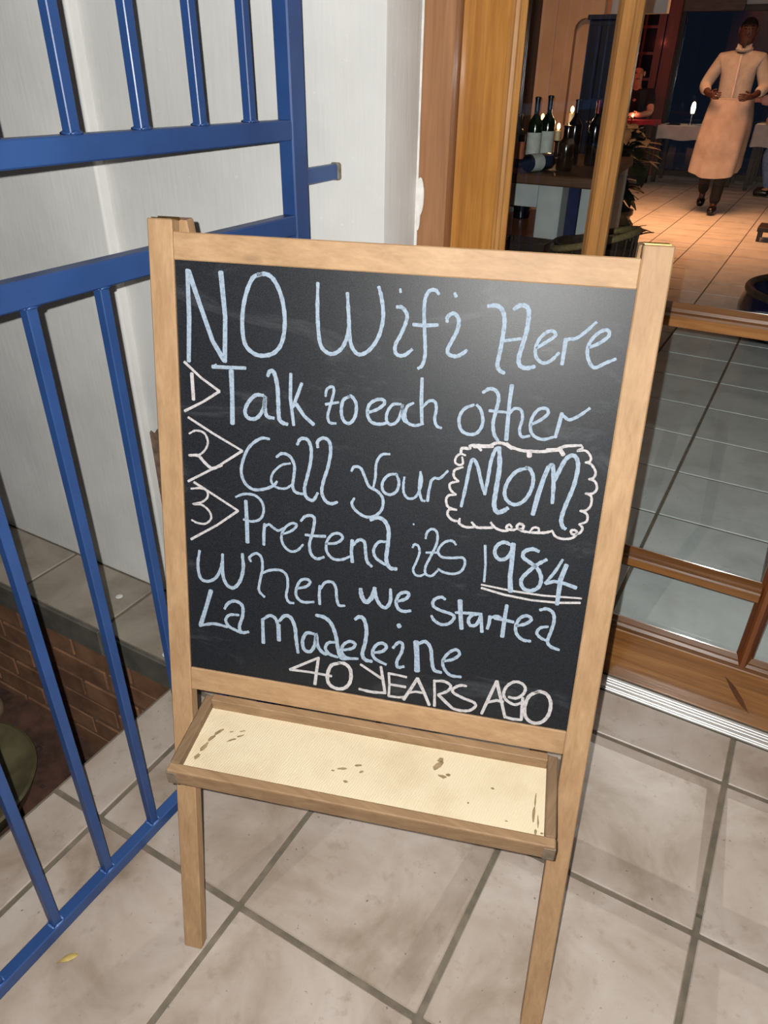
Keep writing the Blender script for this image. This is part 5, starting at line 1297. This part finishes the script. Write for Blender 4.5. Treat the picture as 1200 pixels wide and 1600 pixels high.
def chair(loc, rz, text):
    t = thing('dining_chair', text, 'chair', loc)
    R = Matrix.Rotation(rz, 3, 'Z'); L0 = Vector(loc)
    def bx(nm, x0, x1, y0, y1, z0, z1):
        b = B().box(x0, x1, y0, y1, z0, z1)
        b.v = [tuple(L0 + R @ Vector(v)) for v in b.v]
        b.build(nm, M['dark_wood'], t, bevel=0.004)
    bx('seat', -0.21, 0.21, -0.2, 0.21, 0.415, 0.445)
    for x in (-0.2, 0.165):
        bx('leg', x, x + 0.035, -0.19, -0.155, 0, 0.415); bx('leg', x, x + 0.035, 0.185, 0.22, 0, 0.415)
        bx('back_post', x, x + 0.035, 0.185, 0.215, 0.445, 0.95)
    bx('back_rail', -0.165, 0.165, 0.19, 0.212, 0.84, 0.93); bx('back_rail', -0.165, 0.165, 0.19, 0.212, 0.62, 0.68)
    return t
# --- man in black leaning on the red table
sp = thing('person', 'seated bald person in black leaning both forearms on the red tablecloth', 'person', (-2.1, 11.3, 0))
V = [Vector(v) for v in [(-2.10, 11.34, 0.55), (-2.10, 11.33, 0.75), (-2.10, 11.28, 0.98), (-2.10, 11.24, 1.13), (-2.10, 11.20, 1.19), (-2.10, 11.165, 1.25), (-2.10, 11.155, 1.325), (-2.10, 11.165, 1.39),
     (-2.29, 11.26, 1.08), (-2.37, 11.06, 0.86), (-2.20, 10.86, 0.835), (-1.91, 11.26, 1.08), (-1.83, 11.06, 0.86), (-1.92, 10.84, 0.835),
     (-2.20, 11.30, 0.54), (-2.22, 10.90, 0.52), (-2.22, 10.92, 0.09), (-2.22, 10.80, 0.035), (-2.00, 11.30, 0.54), (-1.98, 10.90, 0.52), (-1.98, 10.92, 0.09), (-1.98, 10.80, 0.035)]]
Rd = [(0.155, 0.12), (0.145, 0.11), (0.155, 0.11), 0.062, 0.056, (0.068, 0.078), (0.078, 0.094), (0.058, 0.070), 0.062, 0.046, 0.032, 0.062, 0.046, 0.032, 0.082, 0.056, 0.038, 0.028, 0.082, 0.056, 0.038, 0.028]
Ed2 = Ed[:21]
Ed2 = [(0, 1), (1, 2), (2, 3), (3, 4), (4, 5), (5, 6), (6, 7), (2, 8), (8, 9), (9, 10), (2, 11), (11, 12), (12, 13), (0, 14), (14, 15), (15, 16), (16, 17), (0, 18), (18, 19), (19, 20), (20, 21)]
hand(V, Ed2, Rd, 10, (0.85, -0.5, 0.0), (0.1, 0.3, 0.9), (0.4, 0.5, -0.3))
hand(V, Ed2, Rd, 13, (-0.85, -0.5, 0.0), (-0.1, 0.3, 0.9), (-0.4, 0.5, -0.3))
skin('body', V, Ed2, Rd, M['skin_light'], sp)
face(sp, (-2.10, 11.155, 1.32), (0.25, -1, -0.1), 'skin_light', 'hair_grey', True)
skin('black_shirt', [V[0], V[1], V[2], V[3], V[8], V[8].lerp(V[9], 0.75), V[11], V[11].lerp(V[12], 0.75)], [(0, 1), (1, 2), (2, 3), (2, 4), (4, 5), (2, 6), (6, 7)], [(0.175, 0.135), (0.172, 0.13), (0.185, 0.135), (0.08, 0.08), 0.082, 0.066, 0.082, 0.066], M['black_cloth'], sp)
skin('trousers', [V[0], V[14], V[15], V[16], V[18], V[19], V[20]], [(0, 1), (1, 2), (2, 3), (0, 4), (4, 5), (5, 6)], [(0.17, 0.125), 0.096, 0.074, 0.055, 0.096, 0.074, 0.055], M['black_cloth'], sp)
for x in (-2.22, -1.98):
    skin('shoe', [Vector((x, 10.95, 0.045)), Vector((x, 10.85, 0.05)), Vector((x, 10.76, 0.038))], [(0, 1), (1, 2)], [0.045, 0.048, 0.040], M['shoe'], sp)
chair((-2.10, 11.36, 0), 0.0, 'dark wooden chair under the seated person in black')

# --- guest in pale pink at the right edge, one arm reaching over the cloth
gp_ = thing('person', 'seated person in pale pink shirt and light jeans at right edge, arm reaching', 'person', (0.12, 10.55, 0))
V = [Vector(v) for v in [(0.12, 10.56, 0.55), (0.12, 10.56, 0.76), (0.11, 10.56, 1.00), (0.10, 10.56, 1.15), (0.09, 10.56, 1.21), (0.08, 10.57, 1.27), (0.08, 10.58, 1.345), (0.08, 10.58, 1.41),
     (0.03, 10.41, 1.09), (-0.23, 10.40, 1.06), (-0.48, 10.50, 1.06), (0.09, 10.76, 1.09), (0.0, 10.86, 0.90), (-0.22, 10.95, 0.84),
     (0.08, 10.47, 0.54), (-0.21, 10.45, 0.52), (-0.10, 10.45, 0.09), (-0.22, 10.45, 0.035), (0.08, 10.66, 0.54), (-0.20, 10.68, 0.52), (-0.10, 10.68, 0.09), (-0.22, 10.68, 0.035)]]
Rd = [(0.15, 0.12), (0.14, 0.11), (0.145, 0.11), 0.058, 0.052, (0.068, 0.076), (0.076, 0.090), (0.058, 0.070), 0.058, 0.044, 0.030, 0.058, 0.044, 0.030, 0.080, 0.055, 0.038, 0.028, 0.080, 0.055, 0.038, 0.028]
Ed3 = list(Ed2[:21])
hand(V, Ed3, Rd, 10, (-0.95, 0.25, -0.08), (0.0, 0.4, 0.8), (0.1, 0.6, -0.6))
hand(V, Ed3, Rd, 13, (-0.85, 0.4, 0.02), (0.0, -0.4, 0.8), (-0.3, 0.3, -0.6))
skin('body', V, Ed3, Rd, M['skin_light'], gp_)
face(gp_, (0.08, 10.575, 1.34), (-0.95, 0.2, -0.05), 'skin_light', 'hair')
skin('pink_shirt', [V[0], V[1], V[2], V[3], V[8], V[9], V[9].lerp(V[10], 0.8), V[11], V[12], V[12].lerp(V[13], 0.6)], [(0, 1), (1, 2), (2, 3), (2, 4), (4, 5), (5, 6), (2, 7), (7, 8), (8, 9)], [(0.165, 0.13), (0.165, 0.125), (0.17, 0.13), (0.075, 0.075), 0.086, 0.074, 0.060, 0.078, 0.062, 0.052], M['pink_shirt'], gp_)
skin('jeans', [V[0], V[14], V[15], V[16], V[18], V[19], V[20]], [(0, 1), (1, 2), (2, 3), (0, 4), (4, 5), (5, 6)], [(0.16, 0.125), 0.094, 0.074, 0.055, 0.094, 0.074, 0.055], M['jeans'], gp_)
for y in (10.45, 10.68):
    skin('shoe', [Vector((-0.07, y, 0.045)), Vector((-0.17, y, 0.05)), Vector((-0.26, y, 0.038))], [(0, 1), (1, 2)], [0.045, 0.048, 0.040], M['shoe'], gp_)
chair((0.14, 10.56, 0), -math.pi / 2, 'dark wooden chair under the person in pale pink')
